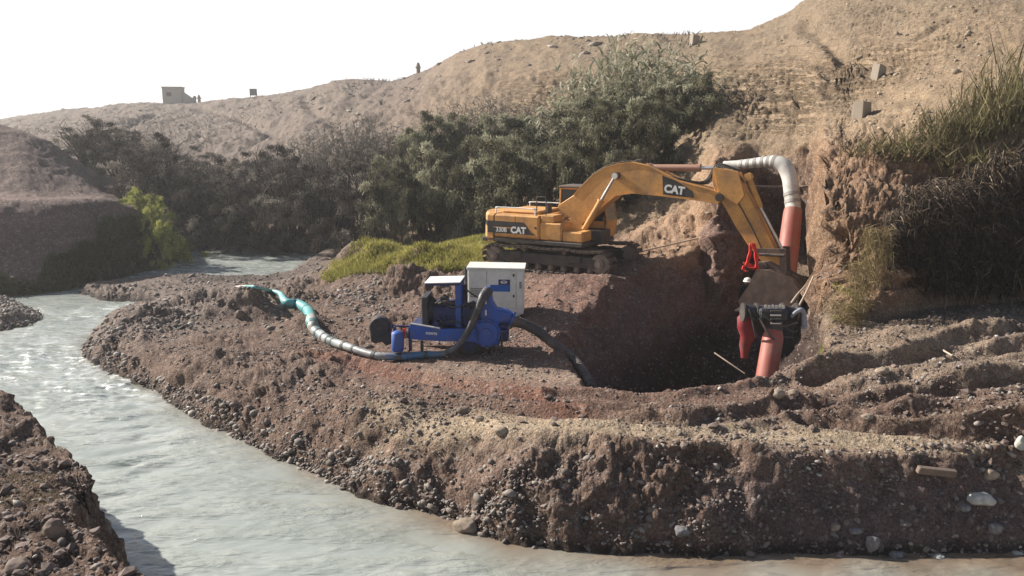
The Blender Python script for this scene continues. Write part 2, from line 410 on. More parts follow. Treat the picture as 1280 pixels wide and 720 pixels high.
def base_z(x, y):
    zf, sd = flood_z(x, y)
    zh = hill_z(x, y)
    z = np.maximum(zf, zh)
    ps = poly_sd(x, y, PIT) + 0.22 * fbm(x * 1.1, y * 1.1, 0, 3, 51)
    steep = np.interp(x - 0.4 * (y - 24), [2, 6, 7.6, 8.4], [0.95, 1.0, 1.6, 3.5])
    bottom = -1.3 + 0.2 * fbm(x, y, 0, 2, 55)
    z = np.where(ps > 0, np.maximum(z - ps * steep - 0.25 * sstep(0, 0.4, ps), bottom), z)
    nb = poly_sd(x, y, NEARB) + 0.3 * fbm(x * 0.8, y * 0.8, 0, 3, 61) + 0.1 * fbm(x * 3, y * 3, 0, 2, 62)
    zn = np.where(nb > 0, 1.95 + 0.30 * fbm(x * 0.9, y * 0.9, 0, 3, 63) + 0.06 * np.minimum(nb, 6), 1.95 + nb * 4.5)
    near = y < 17
    z = np.where(near, np.maximum(z, np.maximum(zn, -1.0)), z)
    ss = poly_sd(x, y, SPIT) + 0.3 * fbm(x, y, 0, 2, 71)
    z = np.maximum(z, np.minimum(ss * 0.5, 0.45))
    return z, sd, ps, nb, zh, zf

def ground_at(x, y):
    x = np.atleast_1d(np.asarray(x, float)); y = np.atleast_1d(np.asarray(y, float))
    return base_z(x, y)[0]
def gz(x, y): return float(ground_at(x, y)[0])

# columns by direction, rows placed by slope length so that steep faces get enough of them
NC, NR = 860, 700
aa = np.linspace(-0.80, 0.84, NC)
yy = np.concatenate([np.linspace(4.5, 33, 900)[:-1], np.linspace(33, 62, 340)[:-1], np.geomspace(62, 265, 160)])
sub = np.linspace(0, NC - 1, 150)
AA, YY = np.meshgrid(np.interp(sub, np.arange(NC), aa), yy, indexing='ij')
XX = AA * YY
ZZ = base_z(XX.ravel(), YY.ravel())[0].reshape(XX.shape)
dy = np.diff(YY, axis=1); dz = np.diff(ZZ, axis=1)
ds = np.sqrt(dy * dy * 0.12 + dz * dz * 0.9 + 1e-9 + (dy * 0.12) ** 2) / (0.5 * (YY[:, 1:] + YY[:, :-1])) ** 0.85
# smooth across columns so rows stay coherent
kern = np.hanning(5); kern /= kern.sum()
ds = np.apply_along_axis(lambda c: np.convolve(np.pad(c, 2, mode='edge'), kern, mode='valid'), 0, ds)
cum = np.concatenate([np.zeros((len(sub), 1)), np.cumsum(ds, axis=1)], axis=1)
rsub = np.stack([np.interp(np.linspace(0, cum[i, -1], NR), cum[i], yy) for i in range(len(sub))])
rows = np.stack([np.interp(np.arange(NC), sub, rsub[:, j]) for j in range(NR)], axis=1)
Yg = rows; Xg = aa[:, None] * Yg
x = Xg.ravel(); y = Yg.ravel()
z, sd, ps, nb, zh, zf = base_z(x, y)
# surface normals of the smooth shape
P = np.stack([x, y, z], -1).reshape(NC, NR, 3)
du = np.gradient(P, axis=0); dv = np.gradient(P, axis=1)
Nn = np.cross(du, dv); Nn /= np.linalg.norm(Nn, axis=-1, keepdims=True) + 1e-9
Nn = Nn.reshape(-1, 3)
hillw = sstep(0.0, 0.8, zh - zf)
steepw = sstep(0.92, 0.6, Nn[:, 2])
far = sstep(35, 80, y)
# clods and lumps; sharper on the freshly dug bar, broad and eroded on the hillside
l1 = fbm(x * 1.3, y * 1.3, z * 1.3, 3, 101)
l2 = fbm(x * 4.5, y * 4.5, z * 4.5, 3, 102)
l3 = np.abs(fbm(x * 11, y * 11, z * 11, 2, 103))
rill = fbm(x * 2.6, y * 2.6, z * 0.5, 3, 104)
strata = fbm(x * 0.35, y * 0.35, z * 4.2, 3, 105)
gul = 1 - np.abs(fbm(x * 0.16, y * 0.10, z * 0.03, 4, 106)) * 2
dry = sstep(0.0, 0.4, sd) * (1 - hillw)
lowz = sstep(8.2, 6.6, z)
rocky = sstep(1, 2.4, z) * sstep(62, 40, y) * sstep(3, 9, x)
clod = fbm(x * 2.3, y * 2.3, z * 2.3, 3, 109, 0.6)
lumpy = 0.30 + 0.95 * sstep(-0.25, 0.35, fbm(x * 0.35, y * 0.35, 0, 2, 111))
smoothpad = np.exp(-(line_d(x, y, PZ([(620, 540, 1.4), (900, 545, 1.4), (1120, 555, 1.4)])) / 0.45) ** 2) + np.exp(-(line_d(x, y, PZ([(470, 462, 1.2), (560, 466, 1.3), (680, 474, 1.4)])) / 0.8) ** 2)
plat = sstep(1.2, 2.0, sd) * sstep(-5, -2, x) * sstep(23, 20, y) * (ps < -.2)
disp = dry * (1 - 0.45 * plat) * (1 + 0.7 * sstep(20, 26, y) * sstep(1, -3, x) * sstep(38, 33, y)) * (1 - 0.6 * sstep(34, 38, y)) * (1 - 0.75 * np.clip(smoothpad, 0, 1) * (1 - steepw)) * lumpy * (0.10 * l1 + 0.16 * clod + 0.10 * l2 + 0.09 * l3) + dry * steepw * (0.07 * rill + 0.05 * clod)
disp += hillw * (1 - far) * steepw * lowz * (y > 26) * (x > 0) * (0.30 * l1 + 0.25 * clod + 0.10 * l3)
slant = fbm((x * .75 + y * .65) * 3.2, (x * -.65 + y * .75) * .7 + z * 1.2, 0, 3, 145)
disp += dry * steepw * 0.09 * slant
disp += hillw * (1 - far) * (0.12 * l1 + 0.07 * l2 + rocky * lowz * (1 - sstep(29, 33, y)) * (0.22 * strata + 0.12 * l3 + 0.10 * rill) * (0.35 + 1.0 * steepw))
wx = x + 5 * fbm(x * 0.05, y * 0.03, 0, 2, 120); 
ridged = lambda f, fy, sd_: 1 - 2 * np.abs(fbm(wx * f + y * 0.03, y * fy, 0, 3, sd_, 0.55))
disp += far * hillw * (0.35 * ridged(0.10, 0.03, 121) + 0.40 * ridged(0.36, 0.10, 122) + 0.45 * fbm(x * 0.9, y * 0.7, z * 1.2, 4, 107, 0.75) + 0.22 * np.abs(fbm(x * 2.4, y * 1.6, z * 3, 2, 150)) + 0.4 * np.abs(fbm(x * .25, y * .2, z * 1.4, 3, 123))) * (1 - 0.55 * sstep(10.5, 12.5, z))
def hillhit(u, v):
    r = ray(u, v); ys = np.arange(24, 160, 0.1); xs = r.x / r.y * ys; zs = CAMZ + r.z / r.y * ys
    k = np.nonzero(zs < hill_z(xs, ys))[0]; k = k[0] if len(k) else -1
    return (xs[k], ys[k])
for wdt, dep, pl_ in ((0.35, .55, [(1004, 28), (1022, 45), (1040, 58), (1052, 70), (1060, 78), (1082, 82), (1130, 80)]), (0.5, .4, [(560, 128), (620, 118), (700, 112), (760, 104)]), (0.7, .5, [(470, 155), (520, 142), (570, 150), (640, 160)]),
                      (0.30, .3, [(1130, 62), (1160, 40), (1190, 22)]), (0.3, .3, [(905, 75), (950, 62), (985, 48)]), (0.35, .35, [(870, 100), (930, 98), (985, 86)]), (0.8, .7, [(250, 140), (300, 150), (350, 175)]), (0.8, .7, [(190, 150), (160, 165), (150, 185)]), (0.6, .5, [(380, 125), (400, 150), (430, 165)])):
    w_ = wdt * (1 + 0.4 * l1); disp -= hillw * dep * np.exp(-(line_d(x, y, [hillhit(*p_) for p_ in pl_]) / np.maximum(w_, .1)) ** 2)
for (u_, v_, Y_, rad, dep) in ((1062, 322, 23.0, .75, 1.0), (1040, 300, 23.4, .5, .5), (1075, 350, 22.6, .5, .6), (1020, 345, 22.9, .45, .4), (1035, 455, 21.0, .4, .5)):
    p_ = WY(u_, v_, Y_); disp -= dep * np.exp(-(((x - p_.x) / rad) ** 2 + ((y - p_.y) / 1.2) ** 2 + ((z - p_.z) / (rad * .7)) ** 2))

hb = hillw * sstep(-4, 6, x) * sstep(31, 38, y) * (1 - 0.5 * sstep(60, 80, y))
cutband = np.clip(sstep(6.5, 7.6, z) * sstep(11.5, 9.0, z), 0, 1)
saw = np.mod(z * 1.5 + 1.6 * fbm(x * .22, y * .22, z * .1, 3, 140), 1.0)
disp += hb * (0.08 + cutband) * 0.42 * saw ** 2 * sstep(-.35, .25, fbm(x * .5, y * .5, z * .5, 3, 141))
saw2 = np.mod(z * 3.6 + 2.2 * fbm(x * .5, y * .5, z * .2, 3, 142), 1.0)
disp += hb * cutband * 0.26 * saw2 ** 2
disp += hb * (1 - cutband) * 0.10 * saw2 ** 3 * sstep(0, .4, fbm(x * .4, y * .4, z * 1.2, 3, 144))
disp += hb * ((0.25 + 0.75 * cutband) * 0.40 * np.abs(fbm(x * 0.35, y * 0.35, z * 3.2, 4, 112, 0.6)) + (0.10 + 0.18 * cutband) * fbm(x * 0.9, y * 0.9, z * 2.2, 4, 108, 0.65) + 0.3 * fbm(x * 0.2, y * 0.2, z * 0.2, 3, 113) + 0.16 * np.maximum(0, fbm(x * 0.55, y * 0.55, z * 3.6, 4, 114, 0.7) - 0.1) * 2)
noseband = hillw * lowz * sstep(6, 8, x) * sstep(36, 30, y)
disp += noseband * (0.35 * fbm(x * 1.0, y * 1.0, z * 1.0, 3, 110) + 0.18 * l2 + 0.1 * l3)
nearw = sstep(0, 0.5, nb) * (y < 17)
disp += (nb > -0.8) * (y < 17) * (0.16 * l1 + 0.11 * l2 + 0.08 * l3)
disp += (ps > 0) * (0.12 * l1 + 0.08 * l2)
flat = np.exp(-(((x - 1.9) / 3.2) ** 2 + ((y - 30) / 2.2) ** 2) ** 2)
disp *= (1 - 0.8 * flat)
V = np.stack([x, y, z], -1) + Nn * disp[:, None]
ii = np.arange(NC * NR).reshape(NC, NR)
F = np.stack([ii[:-1, :-1], ii[1:, :-1], ii[1:, 1:], ii[:-1, 1:]], -1).reshape(-1, 4)

# soil colours, with shade painted into the pit and the recess behind it
def C(*c): return np.array(c)
n1 = fbm(x * 0.5, y * 0.5, z, 3, 201)[:, None]; n2 = fbm(x * 2.5, y * 2.5, z * 2.5, 3, 202)[:, None]
col = C(.165, .118, .092) * (1 + 0 * n1)
def blend(w, c):
    global col
    w = np.clip(np.asarray(w), 0, 1)[:, None] if np.ndim(w) == 1 else np.clip(w, 0, 1)
    col = col * (1 - w) + np.asarray(c) * w
blend(0.6 * sstep(-0.2, 0.6, n1[:, 0]), C(.145, .112, .094))
red = np.exp(-((x - 3) / 5.0) ** 2 - ((y - 23) / 6) ** 2)
blend(red * 0.75, C(.225, .135, .105))
redtrack = np.exp(-(line_d(x, y, PZ([(380, 440, 1.0), (520, 475, 1.2), (640, 480, 1.3), (720, 520, 1.4)])) / 0.5) ** 2)
blend(redtrack * 0.55, C(.21, .095, .065))
tan = np.exp(-(line_d(x, y, PZ([(470, 520, 1.2), (640, 535, 1.4), (800, 540, 1.4), (960, 548, 1.4), (1120, 555, 1.4), (1300, 560, 1.5)])) / 0.55) ** 2) * sstep(0.5, 0.9, Nn[:, 2])
blend(tan * 0.9, C(.40, .33, .235))
padw = np.exp(-(line_d(x, y, PZ([(560, 462, 1.3), (700, 468, 1.4)])) / 0.7) ** 2); blend(padw * 0.55, C(.33, .27, .21))
gravel = sstep(-7, -11, x) * sstep(22, 26, y) * (1 - hillw); blend(gravel * 0.8, C(.20, .17, .15))
rbar = sstep(5, 9, x) * sstep(15, 17, y) * (1 - hillw); blend(rbar * 0.7, C(.26, .21, .155))
lime = sstep(1.05, 0.5, sd) * sstep(2, 5, x) * (y < 17); blend(lime * 0.8, C(.125, .10, .098))
blend(sstep(0.22, 0.06, z + 0.05 * n2[:, 0]) * (sd < 2) * 0.85, C(.045, .038, .033))
hs = hillw * sstep(-16, -2, x)
blend(hs, C(.285, .22, .148)); blend(hillw * (1 - sstep(-16, 4, x)), C(.185, .155, .130))
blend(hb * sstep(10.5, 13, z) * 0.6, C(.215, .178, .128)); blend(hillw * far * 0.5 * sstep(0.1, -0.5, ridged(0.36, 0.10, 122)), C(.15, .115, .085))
blend(hs * sstep(0.1, 0.6, n1[:, 0] + n2[:, 0] * 0.6) * 0.7, C(.19, .15, .105))
blend(hs * sstep(0.55, 0.9, strata * 0.5 + 0.5) * 0.4, C(.36, .27, .165))
blend(noseband * 0.85 * sstep(7.5, 6.0, z), C(.24, .155, .10))
blend(hillw * sstep(-11, -13, x) * sstep(55, 52, y), C(.165, .128, .115) * (1 + .25 * fbm(x * .1, y * .1, z * 2.6, 2, 130))[:, None])
heapb = np.exp(-((x - 7.6) / 3.2) ** 4 - ((y - 32) / 3.6) ** 4); blend(heapb * 0.9, C(.34, .235, .155))
blend(sstep(0.0, 0.5, ps) * 0.85, C(.20, .138, .12)); blend(sstep(0.7, -0.4, z) * (ps > 0.2) * 0.85, C(.045, .032, .030))  # pit wall soil, then the deep shade of the lower pit painted in
blend(sstep(0.0, .25, ps) * sstep(6.6, 7.6, x - .25 * (y - 22)) * sstep(2.2, 1.4, z) * .8, C(.055, .040, .036))  # right pit wall darkened: shade put into its colour
blend(hillw * sstep(9.2, 9.6, x) * sstep(12.3, 11.8, x) * sstep(6.2, 5.6, z) * (y > 28.5) * .75, C(.11, .075, .06))  # shade of the recess behind the white hose, put into the soil colour
blend(nearw * 0.7, C(.115, .083, .066))
blend(((nb > -3) & (y < 17) & (x < -1)) * sstep(0.7, 0.2, z) * 0.8, C(.06, .05, .04))
col = col * (1 + 0.20 * n1 + 0.28 * n2) * C(1.03, .98, .965)
col = np.clip(col, 0.02, 0.8)

mt, nt, b = new_mat('soil'); c = coords(nt)
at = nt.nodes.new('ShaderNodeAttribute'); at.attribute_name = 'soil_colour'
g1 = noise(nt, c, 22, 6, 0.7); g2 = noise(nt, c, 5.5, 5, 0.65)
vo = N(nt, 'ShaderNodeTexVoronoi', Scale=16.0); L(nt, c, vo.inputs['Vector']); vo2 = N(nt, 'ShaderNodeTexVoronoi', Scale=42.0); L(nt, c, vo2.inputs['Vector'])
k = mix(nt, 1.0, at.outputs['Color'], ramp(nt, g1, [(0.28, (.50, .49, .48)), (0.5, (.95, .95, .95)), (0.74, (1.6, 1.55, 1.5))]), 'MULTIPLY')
k = mix(nt, 1.0, k, ramp(nt, g2, [(0.3, (.72, .70, .70)), (0.7, (1.25, 1.25, 1.22))]), 'MULTIPLY')
peb = ramp(nt, vo.outputs['Color'], [(0.80, 0.0), (0.86, 0.45)])
k = mix(nt, peb, k, (.40, .36, .31))
L(nt, k, b.inputs['Base Color']); b.inputs['Roughness'].default_value = 0.95; b.inputs['Specular IOR Level'].default_value = 0.15
nb1 = bump(nt, vo.outputs['Distance'], 0.5, -0.035, None)
nb2 = bump(nt, vo2.outputs['Distance'], 0.45, -0.015, None, nb1)
nb3 = bump(nt, g2, 0.6, 0.10, None, nb2)
g3 = noise(nt, c, 1.3, 6, 0.65); nb3 = bump(nt, g3, 0.55, 0.35, None, nb3)
lm = N(nt, 'ShaderNodeMapping'); L(nt, c, lm.inputs[0]); lm.inputs['Scale'].default_value = (.45, .45, 4.5)
lg = nt.nodes.new('ShaderNodeAttribute'); lg.attribute_name = 'ledge'
lm2 = nt.nodes.new('ShaderNodeMath'); lm2.operation = 'MULTIPLY'; L(nt, ramp(nt, noise(nt, lm.outputs[0], 1.0, 5, .6), [(.44, 0.0), (.50, 1.0), (.56, .6), (.60, 1.0)]), lm2.inputs[0]); L(nt, lg.outputs['Fac'], lm2.inputs[1])
nb3 = bump(nt, lm2.outputs[0], 1.0, 0.30, None, nb3)
bump(nt, g1, 0.7, 0.035, b, nb3)
SOIL = mt
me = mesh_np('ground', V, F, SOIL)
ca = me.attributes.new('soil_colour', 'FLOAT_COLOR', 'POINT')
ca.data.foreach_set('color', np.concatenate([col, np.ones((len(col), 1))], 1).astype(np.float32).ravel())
le = me.attributes.new('ledge', 'FLOAT', 'POINT'); le.data.foreach_set('value', (hb * (0.12 + 0.88 * cutband)).astype(np.float32))
ground = link(bpy.data.objects.new('ground', me)); tag(ground, kind='structure')

# the finished surface, for standing things on it
GX = V[:, 0].reshape(NC, NR); GY = V[:, 1].reshape(NC, NR); GZ = V[:, 2].reshape(NC, NR)
YT = np.concatenate([np.linspace(4.5, 33, 1100)[:-1], np.geomspace(33, 265, 500)])
ZT = np.stack([np.interp(YT, rows[i], GZ[i]) for i in range(NC)])
def tops(x, y):
    x = np.asarray(x, float); y = np.asarray(y, float)
    ci = np.clip(np.interp(x / y, aa, np.arange(NC)), 0, NC - 1.001); ri = np.clip(np.interp(y, YT, np.arange(len(YT))), 0, len(YT) - 1.001)
    i = ci.astype(int); j = ri.astype(int); f = ci - i; g = ri - j
    return ZT[i, j] * (1 - f) * (1 - g) + ZT[i + 1, j] * f * (1 - g) + ZT[i, j + 1] * (1 - f) * g + ZT[i + 1, j + 1] * f * g
def top(x, y): return float(tops([x], [y])[0])
def hit(u, v, lo=5.0, hi=250.0):   # where the line of sight meets the ground
    r = ray(u, v); ys = np.concatenate([np.arange(lo, 60, 0.03), np.arange(60, hi, 0.3)])
    xs = r.x / r.y * ys; zs = CAMZ + r.z / r.y * ys
    k = np.nonzero(zs < tops(xs, ys))[0]
    k = k[0] if len(k) else len(ys) - 1
    return Vector((xs[k], ys[k], zs[k]))

# land beyond and beneath, so that the place goes on outside the detailed sheet
def skirt():
    th = np.linspace(0, 2 * np.pi, 97)[:-1]; rr = np.array([0.0, 60, 140, 270, 500, 1000, 2200])
    vs = [(0, 0, -3)]; fs = []
    for r in rr[1:]:
        for t in th: vs.append((r * math.cos(t), r * math.sin(t), -3.0 + (2.0 if r > 1500 else 0)))
    n = len(th)
    for i in range(n): fs.append((0, 1 + i, 1 + (i + 1) % n))
    for q in range(len(rr) - 2):
        for i in range(n):
            j = (i + 1) % n; fs.append((1 + q * n + i, 1 + (q + 1) * n + i, 1 + (q + 1) * n + j, 1 + q * n + j))
    mb = MB(); mb.add(vs, fs)
    m, nt, b = new_mat('plain_soil'); cc = coords(nt)
    L(nt, ramp(nt, noise(nt, cc, 0.05, 6), [(0.3, (.26, .21, .16)), (0.7, (.36, .30, .22))]), b.inputs['Base Color']); b.inputs['Roughness'].default_value = 1
    return mb.build('terrain', m)
tag(skirt(), kind='structure')

# ------------------------------------------------------------------ river
def river():
    nx, ny = 520, 760
    a = np.linspace(-0.78, 0.80, nx); yv = np.geomspace(6.0, 56, ny)
    A, Y = np.meshgrid(a, yv, indexing='ij'); X = A * Y
    rapid = np.exp(-(line_d(X, Y, PZ([(-60, 470, 0), (20, 445, 0), (110, 455, 0), (160, 480, 0)])) / 2.4) ** 2) + 0.7 * np.exp(-(line_d(X, Y, PZ([(60, 400, 0), (150, 385, 0)])) / 2.0) ** 2) + 0.5 * sstep(36, 40, Y)
    rapid = np.clip(rapid, 0, 1)
    # waves standing across the current, which runs down towards the lower right
    fl = (X * 0.45 + Y * -0.9)
    ac = (X * 0.9 + Y * 0.45)
    wv = 0.024 * fbm(fl * 2.2, ac * 0.8, 0, 3, 301) * (.3 + noise3(X * .4, Y * .4, 0, 309)) + 0.007 * fbm(fl * 8, ac * 3.5, 0, 2, 302)
    vtrain = np.exp(-(line_d(X, Y, PZ([(130, 500, 0), (170, 560, 0), (110, 640, 0)])) / 1.0) ** 2)
    Z = wv * (1 + 1.2 * vtrain) + rapid * (0.09 * fbm(fl * 1.5, ac * 1.6, 0, 4, 303) + 0.07 * np.abs(fbm(fl * 4, ac * 3, 0, 2, 304))) + 0.034 * vtrain * (0.3 + noise3(X, Y, 0, 306)) * np.sin(fl * 8 + 2 * fbm(X * .8, Y * .8, 0, 2, 305))
    V = np.stack([X, Y, Z], -1).reshape(-1, 3)
    Z = Z * 1.0
    ii = np.arange(nx * ny).reshape(nx, ny)
    F = np.stack([ii[:-1, :-1], ii[1:, :-1], ii[1:, 1:], ii[:-1, 1:]], -1).reshape(-1, 4)
    c = V[F].mean(1); keep = ~((c[:, 0] > -1.0) & (c[:, 1] > 15.5))
    F = F[keep]
    used, inv = np.unique(F, return_inverse=True)
    V2 = V[used]; F = inv.reshape(F.shape)
    m, nt, b = new_mat('silty_water'); co = coords(nt)
    fo = nt.nodes.new('ShaderNodeAttribute'); fo.attribute_name = 'rapid'
    mp = N(nt, 'ShaderNodeMapping'); L(nt, co, mp.inputs[0]); mp.inputs['Rotation'].default_value = (0, 0, math.radians(27)); mp.inputs['Scale'].default_value = (0.55, 1.5, 1)
    n_foam = noise(nt, mp.outputs[0], 2.6, 6, 0.72)
    ff = nt.nodes.new('ShaderNodeMath'); ff.operation = 'MULTIPLY'; L(nt, ramp(nt, n_foam, [(0.51, 0.0), (0.66, 0.85)]), ff.inputs[0]); L(nt, fo.outputs['Fac'], ff.inputs[1])
    silt = ramp(nt, noise(nt, co, 0.35, 4), [(0.30, (.27, .30, .27)), (0.7, (.42, .44, .40))])
    sh = nt.nodes.new('ShaderNodeAttribute'); sh.attribute_name = 'shallow'; silt = mix(nt, sh.outputs['Fac'], silt, (.20, .15, .105))
    L(nt, mix(nt, ff.outputs[0], silt, (.78, .80, .78)), b.inputs['Base Color'])
    L(nt, ramp(nt, ff.outputs[0], [(0, 0.06), (1, 0.7)]), b.inputs['Roughness'])
    b.inputs['IOR'].default_value = 1.45; b.inputs['Specular IOR Level'].default_value = 0.9
    h1 = noise(nt, mp.outputs[0], 3.2, 5, 0.6); h2 = noise(nt, mp.outputs[0], 12, 4, 0.6)
    h0 = noise(nt, mp.outputs[0], 1.1, 3, 0.5); hm_ = nt.nodes.new('ShaderNodeMath'); hm_.operation = 'MULTIPLY'; L(nt, h1, hm_.inputs[0]); L(nt, ramp(nt, h0, [(.42, .15), (.62, 1.0)]), hm_.inputs[1])
    q = bump(nt, hm_.outputs[0], 1.0, 0.11, None); bump(nt, h2, 0.2, 0.015, b, q)
    me = mesh_np('river_water', V2, F, m)
    at = me.attributes.new('rapid', 'FLOAT', 'POINT'); at.data.foreach_set('value', rapid.ravel()[used].astype(np.float32))
    sdw = -poly_sd(X, Y, BAR); shal = np.clip(np.exp(-np.maximum(sdw, 0) / np.interp(X, [-8, -1, 3], [.25, .7, 1.5])) * np.interp(X, [-8, -2, 4], [.6, .8, 1.0]) * (.6 + .8 * noise3(X * 1.2, Y * 1.2, 0, 330)), 0, 1)
    a2 = me.attributes.new('shallow', 'FLOAT', 'POINT'); a2.data.foreach_set('value', shal.ravel()[used].astype(np.float32))
    tag(link(bpy.data.objects.new('river_water', me)), kind='structure')
river()
# ------------------------------------------------------------------ shared paints
M_YEL = paint('machine_yellow', (.63, .305, .075), 0.55, (.27, .16, .085), 0.8, 1.6, fine=14.0)
M_BLK = paint('decal_black', (.012, .012, .013), 0.4, (.16, .12, .09), 0.35, 2.0)
M_DRK = paint('greasy_steel', (.035, .030, .028), 0.6, (.15, .11, .08), 0.6, 2.5)
M_TRK = paint('track_steel', (.075, .058, .048), 0.65, (.19, .14, .105), 0.85, 2.2)
M_IDL = paint('worn_wheel_steel', (.20, .155, .125), 0.6, (.22, .16, .12), 0.6, 3)
M_RUB = paint('black_rubber', (.022, .022, .023), 0.7, (.14, .11, .085), 0.5, 3.0)
M_CHR = paint('cylinder_rod', (.62, .60, .58), 0.2, (.35, .30, .26), 0.3, 3.0, metal=0.8)
M_WHT = paint('decal_white', (.78, .77, .73), 0.5, (.3, .25, .2), 0.25, 4.0)
M_RED = paint('bright_red_paint', (.62, .025, .02), 0.45, (.25, .10, .07), 0.3, 3.0)
M_BKT = paint('worn_bucket_steel', (.105, .065, .05), 0.5, (.22, .145, .105), 0.95, 3.2, fine=12)
M_HOSE = paint('hydraulic_hose', (.03, .03, .03), 0.5, (.12, .1, .08), 0.3, 3.0)
mg, ntg, bg_ = new_mat('cab_glass'); bg_.inputs['Base Color'].default_value = (.02, .024, .026, 1); bg_.inputs['Roughness'].default_value = 0.07
L(ntg, ramp(ntg, noise(ntg, coords(ntg), 3.0), [(0.4, 0.06), (0.7, 0.35)]), bg_.inputs['Roughness']); M_GLS = mg

# ------------------------------------------------------------------ excavator
TH = math.radians(-30.0); EX, EY = 1.92, 30.0; EZ = 2.0
exc = empty('excavator', (EX, EY, EZ), TH)
tag(exc, 'yellow tracked excavator parked on the earth bar with its boom over the pit', 'excavator')
def SZ(u, v, t=0.0):               # direction of sight -> (s, z) in the upright plane t metres left of the machine's middle
    r = ray(u, v); c, s = math.cos(TH), math.sin(TH)
    # world point = r*k ; t-coordinate = -(X-EX)*s + (Y-EY)*c
    k = (t + (-EX * s + EY * c)) / (-r.x * s + r.y * c)
    X, Y = r.x * k - EX, r.y * k - EY
    return (X * c + Y * s, CAMZ + r.z * k - EZ)
def SZs(l, t): return [SZ(u, v, t) for u, v in l]

def track(t0):
    """crawler track: shoes round the frame, idler, sprocket, rollers"""
    w = 0.62; half = 2.60; R = 0.42; zc = 0.47
    s0, s1 = -half + R + .03, half - R - .03
    tr = MB()
    tr.prism([(s0, zc - .2), (s1, zc - .2), (s1 + .05, zc + .03), (s1 - .3, zc + .2), (s0 + .3, zc + .2), (s0 - .05, zc + .03)], t0 - .17, t0 + .17, bev=.03)
    tr.box(s0 + .7, s0 + 1.2, t0 - .24, t0 + .24, zc - .05, zc + .23, .03); tr.box(s1 - 1.2, s1 - .7, t0 - .24, t0 + .24, zc - .05, zc + .23, .03)
    o = tr.build('track_frame', M_DRK, exc)
    for nm, s in (('sprocket', s0), ('idler_wheel', s1)):
        q = MB(); q.cyl((s, t0 - .16, zc), (s, t0 + .16, zc), .34, 20); q.cyl((s, t0 - .25, zc), (s, t0 + .25, zc), .17, 14)
        q.cyl((s, t0 - .29, zc), (s, t0 + .29, zc), .09, 10)
        if nm == 'sprocket':
            for k in range(12):
                a = k * math.pi / 6; q.box(-.035, .035, t0 - .07, t0 + .07, .30, .40, M=Matrix.Translation((s, 0, zc)) @ Matrix.Rotation(a, 4, 'Y'))
        q.build(nm, M_IDL, exc)
    for k in range(8):
        q = MB(); s = s0 + .35 + k * (s1 - s0 - .7) / 7; q.cyl((s, t0 - .22, .20), (s, t0 + .22, .20), .12, 12); q.cyl((s, t0 - .25, .20), (s, t0 + .25, .20), .06, 8)
        q.build('track_roller', M_TRK, exc)
    for k in (0.3, 0.68):
        q = MB(); s = s0 + k * (s1 - s0); q.cyl((s, t0 - .2, zc + .31), (s, t0 + .2, zc + .31), .08, 10); q.build('carrier_roller', M_TRK, exc)
    # one shoe mesh shared round the loop
    sh = MB(); sh.box(-.085, .085, -w / 2, w / 2, -.012, .018)
    for gx in (-.065, .0, .065): sh.box(gx - .008, gx + .008, -w / 2, w / 2, -.04, -.012)
    sh.box(-.08, .08, -.11, -.05, .018, .075); sh.box(-.08, .08, .05, .11, .018, .075)
    first = sh.build('track_shoe', M_TRK, exc)
    per = 2 * (s1 - s0) + 2 * math.pi * R; n = 46
    for k in range(n):
        d = k * per / n; L1 = s1 - s0
        sag = 0
        if d < L1: p, a = (s0 + d, zc - R), 0.0
        elif d < L1 + math.pi * R:
            q = (d - L1) / R; p, a = (s1 + R * math.sin(q), zc - R * math.cos(q)), q
        elif d < 2 * L1 + math.pi * R:
            e = d - L1 - math.pi * R; f = e / L1; p, a = (s1 - e, zc + R - .035 * math.sin(f * math.pi * 3) ** 2), math.pi
        else:
            q = (d - 2 * L1 - math.pi * R) / R; p, a = (s0 - R * math.sin(q), zc + R * math.cos(q)), math.pi + q
        o = first if k == 0 else link(first.copy(), exc)
        o.matrix_local = Matrix.Translation((p[0], t0, p[1])) @ Matrix.Rotation(-a, 4, 'Y')
track(-1.3); track(1.3)
MB().box(-1.0, 1.0, -1.0, 1.0, .45, .80, .05).cyl((0, 0, .78), (0, 0, 1.0), .72, 28).build('turntable', M_DRK, exc)

# upper structure
deck = MB(); deck.box(-2.7, 1.45, -1.42, 1.42, .98, 1.14, .03); deck.box(-.2, 1.75, -.42, .42, 1.0, 1.5, .04)
deck.build('revolving_deck', M_DRK, exc)
# counterweight: rounded block across the rear
cw = [];
for i in range(9):
    a = math.pi / 2 + math.pi * i / 8; cw.append((-2.5 + .72 * math.cos(a) * 1.0, 1.42 * math.sin(a)))
cw = [(-2.2, 1.42)] + [(min(-2.45, -2.45 - .72 * math.sin(math.pi * i / 10)), 1.42 - 2.84 * i / 10) for i in range(11)] + [(-2.2, -1.42)]
q = MB(); n = len(cw)
vs = [(x, y, .99) for x, y in cw] + [(x * 1.01, y, 1.15) for x, y in cw] + [(x, y, 1.95) for x, y in cw] + [(x + .06, y * .97, 2.04) for x, y in cw]
fs = [(r * n + i, r * n + (i + 1) % n, (r + 1) * n + (i + 1) % n, (r + 1) * n + i) for r in range(3) for i in range(n)] + [tuple(range(n))[::-1], tuple(range(3 * n, 4 * n))]
q.add(vs, fs); q.build('counterweight', M_YEL, exc)
